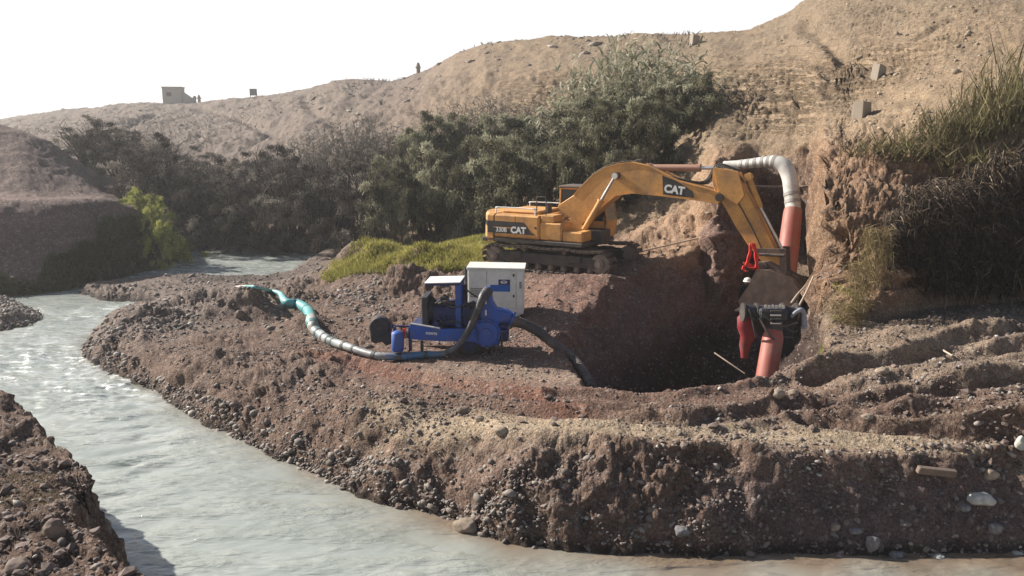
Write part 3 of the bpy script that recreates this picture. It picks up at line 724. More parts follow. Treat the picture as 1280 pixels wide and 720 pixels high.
# engine house and side boxes
q = MB(); q.box(-2.18, -.28, -1.40, 1.40, 1.16, 2.02, .05); hood = q.build('engine_house', M_YEL, exc)
q = MB(); q.box(-2.1, -.55, -.95, .95, 2.02, 2.14, .05); q.build('engine_hood', M_YEL, exc)
q = MB(); q.box(-.26, .62, -1.40, -.48, 1.16, 1.80, .05); q.build('fuel_tank', M_YEL, exc)
q = MB(); q.box(.64, 1.42, -1.38, -.55, 1.16, 1.52, .04); q.build('tool_box', M_YEL, exc)
q = MB(); q.box(-.22, .30, -1.36, -.6, 1.80, 2.06, .03); q.build('hydraulic_tank', M_YEL, exc)
# door seams and handles on the near side
for s0_, s1_ in ((-2.13, -1.27), (-1.23, -.33)):
    q = MB(); q.box(s0_, s1_, -1.425, -1.402, 1.22, 1.97, .01); d = q.build('side_door', M_YEL, exc)
    h = MB(); h.box(s1_ - .12, s1_ - .04, -1.445, -1.427, 1.55, 1.62); h.build('door_latch', M_DRK, d)
# black decal band with a slanted front
bd = MB(); bd.prism([(-2.2, 1.32), (-.40, 1.32), (-.62, 1.42), (-.90, 1.76), (-2.2, 1.76)], -1.438, -1.428); band = bd.build('decal_band', M_BLK, exc)
bd = MB()
cwv = [(x, y) for x, y in cw if y < -.2]
for (xa, ya), (xb, yb) in zip(cwv[:-1], cwv[1:]):
    ca_ = Vector((xa + 2.25, ya, 0)).normalized() * .012; 
    bd.add([(xa + ca_.x, ya + ca_.y, 1.32), (xb + ca_.x, yb + ca_.y, 1.32), (xb + ca_.x, yb + ca_.y, 1.76), (xa + ca_.x, ya + ca_.y, 1.76)], [(0, 1, 2, 3)])
bd.build('decal_band', M_BLK, exc)
q = MB(); q.box(-2.2, -1.25, -1.442, -1.439, 1.52, 1.545); q.build('decal_stripe', M_YEL, exc)
def side_text(txt, size, s, z, t, name='lettering', bold=.012, tilt=0.0, parent=exc):
    M = Matrix.Translation((s, t, z)) @ Matrix.Rotation(tilt, 4, 'Y') @ Matrix.Rotation(math.pi / 2, 4, 'X')
    return text_mesh(txt, size, .003, name, M_WHT, parent, M, bold)
side_text('330B', .23, -1.84, 1.44, -1.447, 'model_lettering', .004)
side_text('CAT', .32, -1.12, 1.455, -1.447, 'brand_lettering', .016)
# handrails: long low one above the house, one by the cab steps
def rail(pts, r=.022):
    return MB().tube(spline(pts, 4), r, 6)
rail([(-2.15, -1.30, 2.0), (-2.13, -1.30, 2.20), (-2.05, -1.30, 2.26), (-.60, -1.30, 2.26), (-.52, -1.3, 2.2), (-.5, -1.3, 2.03)]).build('handrail', M_WHT, exc)
rail([(-2.15, 1.30, 2.0), (-2.13, 1.30, 2.20), (-2.05, 1.30, 2.26), (-.60, 1.30, 2.26), (-.52, 1.3, 2.2), (-.5, 1.3, 2.03)]).build('handrail', M_WHT, exc)
rail([(-.42, -1.32, 1.8), (-.42, -1.32, 2.62), (-.36, -1.32, 2.70), (-.1, -1.32, 2.70), (-.05, -1.32, 2.62), (-.05, -1.32, 1.8)], .02).build('handrail', M_DRK, exc)
q = MB(); q.cyl((-.45, -.3, 2.05), (-.45, -.3, 2.36), .11, 14); q.cyl((-.45, -.3, 2.36), (-.45, -.3, 2.41), .14, 14); q.build('air_intake', M_DRK, exc)

# cab on the far (left) side
ct0, ct1 = .42, 1.40; cs0, cs1 = -.35, 1.45; cz0, cz1 = 1.16, 3.0
cb = MB()
side = [(cs0, cz0), (cs1 - .02, cz0), (cs1 + .12, 1.75), (cs1 - .12, cz1 - .08), (cs0, cz1 - .08)]
for t in (ct0, ct1 - .06):
    for a, b_ in ((0, 1), (1, 2), (2, 3), (3, 4), (4, 0)):
        A, B = side[a], side[b_]; cb.tube([(A[0], t + .03, A[1]), (B[0], t + .03, B[1])], .035, 4)
    cb.box(cs0 - .0, cs1 + .02, t + .005, t + .055, cz0, 1.75)
    cb.box(.45, .55, t + .005, t + .055, 1.7, cz1 - .08)
for A in side: cb.tube([(A[0], ct0, A[1]), (A[0], ct1, A[1])], .035, 4)
cb.box(cs0 - .03, cs0 + .03, ct0, ct1, cz0, 2.0)
cb.prism([(cs1 + .01, cz0), (cs1 + .06, cz0), (cs1 + .14, 1.75), (cs1 + .09, 1.75)], ct0, ct1)
cabf = cb.build('cab', M_YEL, exc)
MB().box(cs0 - .06, cs1 - .04, ct0 - .04, ct1 + .04, cz1 - .08, cz1 + .03, .04).build('cab_roof', M_TRK, cabf)
for t in (ct0 + .03, ct1 - .03):
    MB().box(cs0 + .05, .45, t - .005, t + .005, 1.75, cz1 - .1).build('window', M_GLS, cabf)
    MB().prism([(.55, 1.75), (cs1 + .08, 1.76), (cs1 - .14, cz1 - .1), (.55, cz1 - .1)], t - .005, t + .005).build('window', M_GLS, cabf)
q = MB(); q.add([(cs1 + .13, ct0 + .05, 1.78), (cs1 + .13, ct1 - .05, 1.78), (cs1 - .10, ct1 - .05, cz1 - .1), (cs1 - .10, ct0 + .05, cz1 - .1)], [(0, 1, 2, 3)]); q.build('windscreen', M_GLS, cabf)
q = MB(); q.add([(cs0 - .01, ct0 + .05, 2.0), (cs0 - .01, ct1 - .05, 2.0), (cs0 - .01, ct1 - .05, cz1 - .1), (cs0 - .01, ct0 + .05, cz1 - .1)], [(0, 1, 2, 3)]); q.build('rear_window', M_GLS, cabf)
q = MB(); q.box(.1, .6, .75, 1.15, 1.3, 1.75, .08); q.box(.05, .18, .75, 1.15, 1.7, 2.4, .05); q.build('operator_seat', M_RUB, cabf)
for s_ in (.95, 1.5): rail([(s_, .5, 2.95), (s_ , .5, 3.14), (s_ + .25, .5, 3.14), (s_ + .25, .5, 2.95)], .018).build('roof_guard', M_DRK, cabf)

# boom
BT = .33
boom_px = [(702, 256), (722, 243), (745, 219), (760, 209.5), (776, 204.5), (793, 202.5), (815, 207), (852, 226), (887, 235), (902, 240), (907, 247),
           (901, 253.5), (885, 250.5), (828, 243.5), (795, 240.5), (774, 243.5), (759, 256), (741, 272), (727, 285), (715, 284), (705, 272)]
bo = SZs(boom_px, 0)
bm_ = MB(); bm_.prism(bo, -BT, BT, bev=.025)
boom = bm_.build('boom', M_YEL, exc)
# edge plates standing proud along the boom's top and bottom
def strip(pl, t0, t1, wd, o_):
    m_ = MB()
    for A, B in zip(pl[:-1], pl[1:]):
        d = (Vector(B) - Vector(A)); nn = Vector((-d.y, d.x)).normalized() * wd
        m_.prism([tuple(Vector(A) - nn), tuple(Vector(B) - nn), tuple(Vector(B) + nn), tuple(Vector(A) + nn)], t0, t1)
    return m_
strip(bo[1:10], -BT - .025, BT + .025, .018, 0).build('top_plate', M_YEL, boom)
strip(bo[11:18], -BT - .025, BT + .025, .018, 0).build('bottom_plate', M_YEL, boom)
dk = MB(); dk.prism(SZs([(828, 219.5), (846, 226.5), (866, 239), (868, 247.6), (829, 243)], -BT), -BT - .010, -BT - .004); dk.build('decal_panel', M_BLK, boom)
c_ = SZ(843, 237.5, -BT); side_text('CAT', .36, c_[0], c_[1], -BT - .014, 'brand_lettering', .018, math.radians(6), boom)
for (u, v, r) in ((776, 219, .13), (714, 276, .16)):
    s_, z_ = SZ(u, v, 0); MB().cyl((s_, -BT - .09, z_), (s_, BT + .09, z_), r, 16).build('pivot_pin', M_DRK, boom)
s_, z_ = SZ(799, 204, 0)
q = MB(); q.prism([(s_ - .3, z_ - .1), (s_ + .3, z_ - .12), (s_ + .12, z_ + .14), (s_ - .05, z_ + .14)], -.16, .16, bev=.02); q.build('cylinder_bracket', M_DRK, boom)
# boom cylinders, one each side
for sg in (-1, 1):
    t = sg * (BT + .16)
    A = SZ(728, 291, t); B = SZ(776, 219, 0); A = Vector((A[0], t, A[1])); B = Vector((B[0], t, B[1])); Mi = A.lerp(B, .55)
    q = MB(); q.cyl(A, Mi, .105, 14); q.cyl(Mi, Mi + (B - Mi).normalized() * .08, .125, 14); q.cyl(A - Vector((0, .1, 0)), A + Vector((0, .1, 0)), .14, 12)
    cy = q.build('boom_cylinder', M_YEL, exc)
    q = MB(); q.cyl(Mi, B, .055, 12); q.cyl(B - Vector((0, .09, 0)), B + Vector((0, .09, 0)), .11, 12); q.build('cylinder_rod', M_CHR, cy)
# foot brackets of the boom on the deck
a_ = SZ(714, 276, 0)
for t in (-.42, .36): MB().prism([(a_[0] - .55, 1.14), (a_[0] + 1.15, 1.14), (a_[0] + .95, 1.5), (a_[0] + .18, a_[1] + .14), (a_[0] - .16, a_[1] + .12)], t, t + .06, bev=.01).build('boom_bracket', M_YEL, exc)
# stick cylinder along the boom's back
A = SZ(812, 209.5, 0); B = SZ(897, 210, 0); A = Vector((A[0], 0, A[1])); B = Vector((B[0], 0, B[1])); Mi = A.lerp(B, .76)
q = MB(); q.cyl(A, Mi, .115, 16); q.cyl(Mi - (B - A).normalized() * .12, Mi, .135, 16); q.cyl(A - Vector((0, .14, 0)), A + Vector((0, .14, 0)), .15, 12)
scy = q.build('stick_cylinder', paint('cylinder_barrel', (.33, .16, .10), .4, (.3, .22, .17), .5, 2.0), exc)
MB().cyl(Mi, B, .06, 12).build('cylinder_rod', M_CHR, scy)
# hoses over the stick joint
for k in range(5):
    t = -.22 + .11 * k
    P = [SZ(820 + 3 * k, 215, 0), SZ(850, 222 + k, 0), SZ(882, 226 + k, 0), SZ(897, 206 + 2 * k, 0), SZ(915 + k, 208 + k, 0), SZ(930, 224 + 2 * k, 0)]
    MB().tube(spline([(p[0], t, p[1]) for p in P], 5), .022, 6).build('hydraulic_hose', M_HOSE, exc)
# stick
st = SZs([(893, 210.5), (908, 211), (924, 215.5), (933, 238), (946, 262), (957, 284), (969, 309), (977, 330), (968, 337), (952, 323), (937, 305), (922, 283), (909, 259.5), (898, 243), (893, 230)], 0)
q = MB(); q.prism(st, -.24, .24, bev=.02); stick = q.build('stick', M_YEL, exc)
strip(st[2:8], -.26, .26, .015, 0).build('top_plate', M_YEL, stick)
q = MB(); q.prism(SZs([(892, 209), (923, 214), (931, 244), (922, 256), (899, 244)], -.24), -.30, -.245, bev=.01); q.build('joint_plate', M_YEL, stick)
s_, z_ = SZ(903, 246, 0); MB().cyl((s_, -.42, z_), (s_, .42, z_), .13, 16).build('pivot_pin', M_DRK, stick)
# bucket cylinder in front of the stick
A = SZ(931, 222, 0); B = SZ(978, 312, 0); A = Vector((A[0], 0, A[1])); B = Vector((B[0], 0, B[1])); Mi = A.lerp(B, .42)
A = A + Vector((.12, 0, .03)); q = MB(); q.cyl(A, Mi, .095, 14); q.cyl(A - Vector((0, .14, 0)), A + Vector((0, .14, 0)), .13, 12); bcy = q.build('bucket_cylinder', M_YEL, exc)
MB().cyl(Mi, B, .05, 12).build('cylinder_rod', M_CHR, bcy)
# linkage
for t in (-.34, .28):
    MB().prism(SZs([(947, 309), (984, 309.5), (985, 314), (948, 315)], 0), t, t + .06, bev=.005).build('link_arm', M_BKT, exc)
    MB().prism(SZs([(977, 309), (985, 309.5), (986, 340), (978, 342)], 0), t, t + .06, bev=.005).build('link_arm', M_BKT, exc)
q = MB(); p_ = SZ(962, 318, -.2); q.tube([(p_[0] - .3, -.36, p_[1]), (p_[0] + .5, -.36, p_[1] + .02)], .05, 8); q.build('link_bar', M_TRK, exc)
s_, z_ = SZ(957, 331, 0)
q = MB(); q.cyl((s_, -.40, z_), (s_, .40, z_), .14, 16); q.cyl((s_, -.44, z_), (s_, -.40, z_), .075, 12); q.build('pivot_pin', M_TRK, exc)
# bucket: curled shell with side plates and teeth
bk = [(951, 334), (968, 334), (984, 341), (996, 348), (1004, 357), (1003, 368), (993, 377), (975, 383), (952, 386), (934, 385)]
bs = SZs(bk, 0)
shell = MB(); W2 = .66
for off in (0.0,):
    inn = []
    cx = sum(p[0] for p in bs) / len(bs); cz = sum(p[1] for p in bs) / len(bs)
    for p in bs:
        d = Vector((cx - p[0], cz - p[1])).normalized() * .045; inn.append((p[0] + d.x, p[1] + d.y))
    for i in range(len(bs) - 1):
        shell.prism([bs[i], bs[i + 1], inn[i + 1], inn[i]], -W2, W2)
bucket = shell.build('bucket', M_BKT, exc)
for t in (-W2 - .001, W2 - .034):
    MB().prism(bs + [SZ(929, 372, 0), SZ(942, 352, 0)], t, t + .035).build('side_plate', M_BKT, bucket)
a_ = Vector(SZ(934, 385, 0)); b_ = Vector(SZ(918, 383, 0))
for k in range(5):
    t = -W2 + .08 + k * (2 * W2 - .16) / 4
    q = MB(); d = (b_ - a_).normalized(); nn = Vector((-d.y, d.x)) * .05; e = a_ + d * .26
    q.prism([tuple(a_ - nn), tuple(e - nn * .2), tuple(e + nn * .2), tuple(a_ + nn)], t - .05, t + .05); q.build('bucket_tooth', M_TRK, bucket)
for t in (-.26, .18): MB().prism([SZ(948, 326, 0), SZ(966, 325, 0), SZ(988, 338, 0), SZ(990, 348, 0), SZ(952, 342, 0)], t, t + .07, bev=.01).build('bucket_ear', M_BKT, bucket)

# red sling hung from the stick
def exc_pt(u, v, t): 
    s_, z_ = SZ(u, v, t); c, s = math.cos(TH), math.sin(TH)
    return Vector((EX + s_ * c - t * s, EY + s_ * s + t * c, EZ + z_))
sl = empty('lifting_sling', exc_pt(940, 320, -.5)); tag(sl, 'bright red lifting sling bunched up beneath the excavator stick', 'sling')
bse = sl.location.copy()
def loc(p): return tuple(Vector(p) - bse)
def ribbon(pts, w, name, mat, parent, dirv=Vector((1, .2, 0)), thick=.02):
    q = MB(); pts = spline(pts, 5); vs = []; fs = []
    for i, p in enumerate(pts):
        ww = w * (1 + .25 * math.sin(i * 1.3)); dd = (dirv.normalized()); up = Vector((-dirv.y, dirv.x, 0)).normalized() * thick
        vs += [tuple(p - dd * ww - up), tuple(p + dd * ww - up), tuple(p + dd * ww + up), tuple(p - dd * ww + up)]
    for i in range(len(pts) - 1):
        for k in range(4): fs.append((i * 4 + k, i * 4 + (k + 1) % 4, i * 4 + 4 + (k + 1) % 4, i * 4 + 4 + k))
    fs += [(0, 1, 2, 3), tuple(len(vs) - 4 + i for i in range(4))]
    q.add(vs, fs, False); return q.build(name, mat, parent)
M_SLING = paint('red_webbing', (.72, .03, .025), .65, (.35, .06, .04), .35, 7.0)
for pts, w in (([(939, 304), (937, 318), (933, 331)], .05), ([(941, 304), (945, 318), (946, 334)], .06), ([(932, 328), (938, 334), (947, 334)], .085), ([(931, 332), (929, 336), (933, 339)], .05), ([(944, 330), (949, 339), (948, 345)], .055), ([(936, 330), (942, 336), (950, 338)], .07)):
    ribbon([loc(exc_pt(u, v, -.48 - .03 * i)) for i, (u, v) in enumerate(pts)], w, 'webbing_strap', M_SLING, sl)

# steel lines and clamps along the boom
for t in (-.12, .0, .12):
    P = [SZ(u, v, 0) for u, v in ((730, 231), (745, 216.5), (760, 207.5), (778, 202.5), (795, 200.8))]
    MB().tube(spline([(p[0], t, p[1]) for p in P], 5), .022, 6).build('hydraulic_line', M_HOSE, exc)
for u, v in ((745, 217.5), (768, 205.5)):
    p = SZ(u, v, 0); MB().box(p[0] - .04, p[0] + .04, -.18, .18, p[1] - .05, p[1] + .05, .01).build('line_clamp', M_DRK, exc)
for t in (-.36, .34):
    P = [SZ(u, v, 0) for u, v in ((905, 225), (920, 244), (935, 270), (950, 300), (957, 318))]
    MB().tube(spline([(p[0], t * .72, p[1]) for p in P], 5), .02, 6).build('hydraulic_hose', M_HOSE, exc)

# wear strips, lips and caked earth on the bucket
for i in range(2, 8):
    A, B = Vector(bs[i]), Vector(bs[i + 1] if i + 1 < len(bs) else bs[-1]); d = (B - A); nn = Vector((d.y, -d.x)).normalized()
    c0_ = Vector((sum(p[0] for p in bs) / len(bs), sum(p[1] for p in bs) / len(bs)))
    if (A - c0_).dot(nn) < 0: nn = -nn
    for t in (-.45, 0, .45): MB().prism([tuple(A), tuple(B), tuple(B + nn * .03), tuple(A + nn * .03)], t - .05, t + .05).build('wear_strip', M_TRK, bucket)
q = MB(); q.prism([SZ(931, 386.5, 0), SZ(952, 387.5, 0), SZ(952, 384.5, 0), SZ(931, 383.5, 0)], -W2 - .02, W2 + .02); q.build('cutting_edge', M_TRK, bucket)
# ------------------------------------------------------------------ blue diesel pump on its skid frame
M_BLU = paint('pump_blue', (.010, .085, .40), 0.42, (.13, .11, .10), 0.6, 3.5, fine=18)
M_NVY = paint('navy_blue', (.008, .02, .10), 0.5, (.10, .08, .08), 0.4, 2.5)
M_CRM = paint('cream_sheet_metal', (.70, .69, .63), 0.45, (.36, .30, .24), 0.45, 1.4)
M_LBL = paint('label_blue', (.008, .10, .38), 0.4, (.1, .1, .12), 0.15, 4)
M_ENG = paint('engine_block', (.02, .022, .03), 0.55, (.10, .08, .07), 0.5, 5)
PY = 20.6; pg = WY(565, 440, PY).z
PX0 = WY(565, 440, PY).x
pump = empty('pump_set', (PX0, PY, pg), math.radians(-4)); tag(pump, 'blue diesel dewatering pump on a skid frame with a small white roof', 'pump')
def LP(u, v, dy=0.0):              # local point of the pump seen at (u,v), dy metres behind its middle
    p = WY(u, v, PY + dy) - pump.location
    return Vector((p.x, p.y, p.z))
def bxp(u0, v0, u1, v1, y0, y1, name, mat, bev=.01, parent=pump, ref=None):
    r = y0 if ref is None else ref
    a = LP(u0, v1, r); b2 = LP(u1, v0, r)
    q = MB(); q.box(a.x, b2.x, y0, y1, a.z, b2.z, bev); return q.build(name, mat, parent)
# main frame: long beam towards the drawbar, taller section with lettering
for dy in (-.55, .50):
    a = [LP(514, 406, dy), LP(552, 411.5, dy), LP(601, 410, dy), LP(601, 427, dy), LP(555, 427, dy), LP(514, 425, dy)]
    q = MB(); q.prism([(p.x, p.z) for p in a], dy, dy + .06, bev=.008); fr = q.build('frame_rail', M_BLU, pump)
    if dy < 0:
        p = LP(541, 417.5, dy)
        text_mesh('POWTS', .085, .002, 'lettering', M_WHT, pump, Matrix.Translation((p.x, dy - .006, p.z)) @ Matrix.Rotation(math.radians(3), 4, 'Y') @ Matrix.Rotation(math.pi / 2, 4, 'X'), .004)
        q = MB(); b2 = LP(514, 405, dy); e = LP(552, 410.5, dy); q.tube([(b2.x, dy, b2.z), (e.x, dy, e.z)], .02, 6); q.build('rail_edge', M_WHT, pump)
bxp(514, 408, 552, 412, -.48, .52, 'deck_plate', M_NVY)
bxp(552, 411.5, 636, 415, -.48, .52, 'deck_plate', M_NVY)
q = MB(); a = LP(462, 408, -.1); e = LP(516, 409, -.1); q.tube([a, e], .028, 8); q.build('drawbar', M_NVY, pump)
for u in (493, 512): bxp(u, 410, u + 3, 440, -.5, -.44, 'support_leg', M_NVY, .004)
bxp(627.5, 414, 630, 441, -.45, -.39, 'support_leg', M_DRK, .003); bxp(527, 426, 530, 441, -.5, -.44, 'support_leg', M_DRK, .003)
# rounded blue fuel container hanging at the front
q = MB(); a = LP(498.5, 440, -.62); e = LP(498.5, 417, -.62)
q.tube([a, a + Vector((0, 0, .05)), e, e + Vector((0, 0, .03)), e + Vector((0, 0, .06))], [.14, .165, .165, .12, .04], 16); q.build('fuel_can', M_BLU, pump)
bxp(504.5, 412, 507.5, 424, -.52, -.46, 'red_valve', M_RED, .004)
# black radiator and engine
a = LP(530, 407, -.1); e = LP(548, 369, -.1)
q = MB(); q.box(a.x, a.x + .16, -.42, .42, a.z, e.z, .02); 
for k in range(9): q.box(a.x - .012, a.x, -.38, .38, a.z + .06 + k * .075, a.z + .095 + k * .075)
q.build('radiator', M_ENG, pump)
q = MB(); q.tube([(a.x + .16, 0, a.z + .42), (a.x + .34, 0, a.z + .40)], [.36, .20], 20); q.build('fan_shroud', M_ENG, pump)
a = LP(542, 407, -.1); e = LP(578, 380, -.1)
q = MB(); q.box(a.x, e.x, -.26, .26, a.z + .02, e.z - .05, .04); q.box(a.x + .08, e.x - .06, -.17, .17, e.z - .06, e.z + .08, .03)
for k in range(4): q.cyl((a.x + .16 + k * .14, -.27, a.z + .26), (a.x + .16 + k * .14, -.33, a.z + .26), .045, 10)
q.cyl((a.x + .12, -.28, a.z + .12), (a.x + .12, -.42, a.z + .12), .07, 12); eng = q.build('engine_block', M_NVY, pump)
q = MB(); q.tube(spline([(a.x + .15, -.25, e.z + .02), (a.x + .35, -.30, e.z + .10), (a.x + .6, -.26, e.z + .04), (e.x, -.2, e.z + .1)], 5), .035, 8); q.build('exhaust_manifold', M_DRK, eng)
q = MB(); q.cyl((e.x - .15, .1, e.z + .1), (e.x - .15, .1, e.z + .5), .05, 12); q.build('exhaust_pipe', M_DRK, eng)
q = MB(); p = LP(556, 374, -.1); q.tube([(p.x - .1, -.1, p.z), (p.x + .1, -.1, p.z)], .10, 16); q.cyl((p.x, -.1, p.z - .1), (p.x, -.1, p.z + .12), .05, 12); q.build('air_filter', M_ENG, eng)
# post and white roof
bxp(570.5, 352, 577, 409, -.30, -.20, 'roof_post', M_BLU, .01); bxp(570.5, 352, 577, 409, .30, .40, 'roof_post', M_BLU, .01, ref=-.3)
a = LP(533, 356, -.35); e = LP(577, 353.5, -.35)
q = MB(); q.prism([(a.x, a.z - .02), (e.x, e.z - .06), (e.x, e.z + .01), (a.x, a.z + .03)], -.42, .48, bev=.01); q.build('roof_edge', M_NVY, pump)
q = MB(); q.prism([(a.x - .02, a.z + .035), (e.x, e.z + .015), (e.x, e.z + .04), (a.x - .02, a.z + .06)], -.44, .50, bev=.006); q.build('roof_panel', M_WHT, pump)
# control column and dark gear between post and volute
bxp(578, 356, 583, 388, .28, .40, 'exhaust_stack', M_ENG, .02)
bxp(578, 382, 604, 408, -.25, .25, 'coupling_guard', M_NVY, .04)
for k in range(5):
    p = LP(582 + 5 * k, 379 + 3 * (k % 2), -.2); q = MB(); q.cyl((p.x, -.3, p.z), (p.x, -.12, p.z), .045 + .01 * (k % 3), 10); q.build('gauge', M_DRK, pump)
# pump casing: blue volute and discharge tower
p = LP(610, 414, -.35)
q = MB(); q.cyl((p.x, -.50, p.z), (p.x, .10, p.z), .37, 28); q.cyl((p.x, -.55, p.z), (p.x, -.50, p.z), .30, 28); q.cyl((p.x, -.60, p.z), (p.x, -.55, p.z), .14, 20)
vol = q.build('pump_casing', M_BLU, pump)
for k in range(12):
    a_ = k * math.pi / 6; q = MB(); q.cyl((p.x + .335 * math.cos(a_), -.53, p.z + .335 * math.sin(a_)), (p.x + .335 * math.cos(a_), -.50, p.z + .335 * math.sin(a_)), .022, 6); q.build('bolt', M_DRK, vol)
a = [LP(603, 410, -.4), LP(602, 392, -.4), LP(606, 366, -.4), LP(608, 360, -.4), LP(613, 360, -.4), LP(617, 378, -.4), LP(622, 386, -.4), LP(634, 388, -.4), LP(641, 392, -.4), LP(641, 398, -.4), LP(626, 402, -.4), LP(625, 412, -.4)]
q = MB(); q.prism([(x.x, x.z) for x in a], -.42, -.02, bev=.04); q.build('discharge_tower', M_BLU, pump)
for v in (376, 390):
    pp = LP(609, v, -.42); q = MB(); q.box(pp.x - .02, pp.x + .02, -.44, -.423, pp.z - .07, pp.z + .07); q.build('warning_label', M_WHT, pump)
p = LP(631, 396, -.3); q = MB(); q.tube([(p.x - .2, -.25, p.z), (p.x + .12, -.25, p.z), (p.x + .22, -.25, p.z - .04)], [.16, .16, .14], 16); q.tube([(p.x + .20, -.25, p.z - .03), (p.x + .25, -.25, p.z - .05)], .20, 16); q.build('suction_flange', M_BLU, pump)
bxp(592, 410, 626, 432, -.44, -.1, 'casing_base', M_BLU, .05)
bxp(622, 404, 636, 426, -.35, .2, 'valve_box', M_NVY, .03)
# road wheels beneath
for dy in (-.34, .46):
    p = LP(588, 429, dy); wl = MB()
    wl.tube([(p.x, dy - .11, p.z), (p.x, dy - .09, p.z), (p.x, dy + .09, p.z), (p.x, dy + .11, p.z)], [.26, .33, .33, .26], 24); w = wl.build('wheel', M_RUB, pump)
    q = MB(); q.tube([(p.x, dy - .12, p.z), (p.x, dy + .12, p.z)], .17, 16); q.cyl((p.x, dy - .15, p.z), (p.x, dy + .15, p.z), .06, 10); q.build('rim', M_NVY, w)
q = MB(); p = LP(588, 429, 0); q.cyl((p.x, -.4, p.z), (p.x, .5, p.z), .045, 8); q.build('axle', M_DRK, pump)

# white equipment canopy standing behind the pump
GYD = 23.3
gl = WY(585, 398, GYD); gr = WY(655, 398, GYD); gt = WY(620, 338, GYD)
gen = empty('generator_canopy', (0.5 * (gl.x + gr.x), GYD, gl.z + .02), math.radians(-3)); tag(gen, 'cream sheet metal generator enclosure with a blue label behind the blue pump', 'generator')
gw = gr.x - gl.x; gh = gt.z - gl.z
q = MB(); q.prism([(-gw / 2, .12), (gw / 2 - .02, .12), (gw / 2 - .02, gh), (-gw / 2, gh)], 0, 1.0, bev=.015); body = q.build('housing', M_CRM, gen)
q = MB(); q.prism([(-gw / 2, .0), (gw / 2 - .25, .0), (gw / 2 - .06, .118), (-gw / 2, .118)], .04, .96); q.build('base_skid', M_CRM, gen)
q = MB(); q.prism([(-gw / 2 - .03, gh + .003), (gw / 2 + .02, gh + .003), (gw / 2 + .02, gh + .05), (-gw / 2 - .03, gh + .07)], -.03, 1.03, bev=.012); q.build('lid', M_CRM, gen)
for (x0, x1) in ((-gw / 2 + .03, -.28), (-.26, gw / 2 - .24), (gw / 2 - .22, gw / 2 - .04)):
    q = MB(); q.box(x0, x1, -.022, -.001, .30, gh - .05, .006); q.build('door_panel', M_CRM, gen)
M_TAN = paint('grey_louvre', (.28, .25, .22), .6, (.2, .16, .13), .4, 5)
for k in range(6): q = MB(); q.box(-gw / 2 + .08, -gw / 2 + .50, -.034, -.023, .62 + k * .05, .65 + k * .05); q.build('louvre_slat', M_TAN, gen)
q = MB(); q.box(-.16, .42, -.030, -.0235, .80, 1.0); q.build('label_panel', M_LBL, gen)
q = MB(); q.box(.08, .42, -.031, -.0235, 1.003, 1.16); lb = q.build('label_panel', M_NVY, gen)
# small oval emblem
q = MB(); n = 24; vs = []
for rr in (1.0, .72):
    for k in range(n): vs.append((.24 + .10 * rr * math.cos(2 * math.pi * k / n), -.036, 1.085 + .048 * rr * math.sin(2 * math.pi * k / n)))
q.add(vs, [(k, (k + 1) % n, n + (k + 1) % n, n + k) for k in range(n)]); q.box(.17, .31, -.037, -.033, 1.075, 1.095); q.build('emblem', M_WHT, gen)
for (x, z) in ((gw / 2 - .30, gh - .16), (gw / 2 - .30, gh - .78)): q = MB(); q.box(x - .03, x + .02, -.045, -.022, z - .04, z + .04, .008); q.build('door_latch', M_DRK, gen)
q = MB(); q.box(gw / 2 - .14, gw / 2 - .07, -.03, -.022, gh - .55, gh - .35); q.build('door_latch', M_TAN, gen)
q = MB(); q.cyl((-gw / 2 - .08, .4, .5), (-gw / 2 - .08, .4, gh + .02), .06, 12); q.build('exhaust_pipe', M_ENG, gen)
for x in (-gw / 2 + .2, gw / 2 - .45):
    q = MB(); q.box(x - .06, x + .06, .1, .9, -.75, -.001, .01); q.build('support_leg', M_DRK, gen)

# upright cutter-like black wheel left of the pump
jw = WY(476, 408, PY + .1)
jk = empty('cable_drum', (jw.x, PY + .1, jw.z), 0); tag(jk, 'black round shrouded drum beside the left end of the blue pump frame', 'drum')
q = MB(); q.tube([(-.02, -.14, 0), (-.02, -.12, 0), (-.02, .14, 0), (-.02, .16, 0)], [.24, .27, .27, .24], 20); q.build('drum_body', M_ENG, jk)
q = MB(); q.prism([(-.28, -.06), (-.26, -.38), (-.16, -.44), (.04, -.40), (.14, -.5), (.26, -.46), (.28, -.06)], -.13, .14, bev=.03); q.build('lower_guard', M_ENG, jk)
q = MB(); q.cyl((-.02, -.20, 0), (-.02, .2, 0), .06, 10); q.build('hub', M_DRK, jk)

# ------------------------------------------------------------------ hoses
def hose(name, pts, r, mat, label, cat, ribs=0, seg=14):
    mb = MB(); P = spline(pts, 10)
    if not hasattr(r, '__len__'): R = [r * (1 + .04 * math.sin(i * .9)) for i in range(len(P))]
    else: R = list(np.interp(np.linspace(0, 1, len(P)), np.linspace(0, 1, len(r)), r))
    mb.tube(P, R, seg); o = mb.build(name, mat)
    tag(o, label, cat); return o, P
def banded(name, bands, rough=.5):
    """hose cloth whose real colour changes along its length (generated X)"""
    m, nt, b = new_mat(name); tc = nt.nodes.new('ShaderNodeTexCoord'); s_ = nt.nodes.new('ShaderNodeSeparateXYZ'); L(nt, tc.outputs['Generated'], s_.inputs[0])
    k = ramp(nt, s_.outputs[0], bands); c = coords(nt); n_ = noise(nt, c, 7, 5, .7)
    k2 = mix(nt, ramp(nt, n_, [(.48, 0.0), (.68, .6)]), k, (.17, .135, .11))
    k3 = mix(nt, ramp(nt, noise(nt, c, 3.2, 4), [(.55, 0.0), (.65, .4)]), k2, (.30, .32, .30)); L(nt, k3, b.inputs['Base Color']); b.inputs['Roughness'].default_value = rough
    bump(nt, n_, .5, .03, b); return m
def gpt(u, v, up=.1):
    h = hit(u, v); return Vector((h.x, h.y, h.z + up))
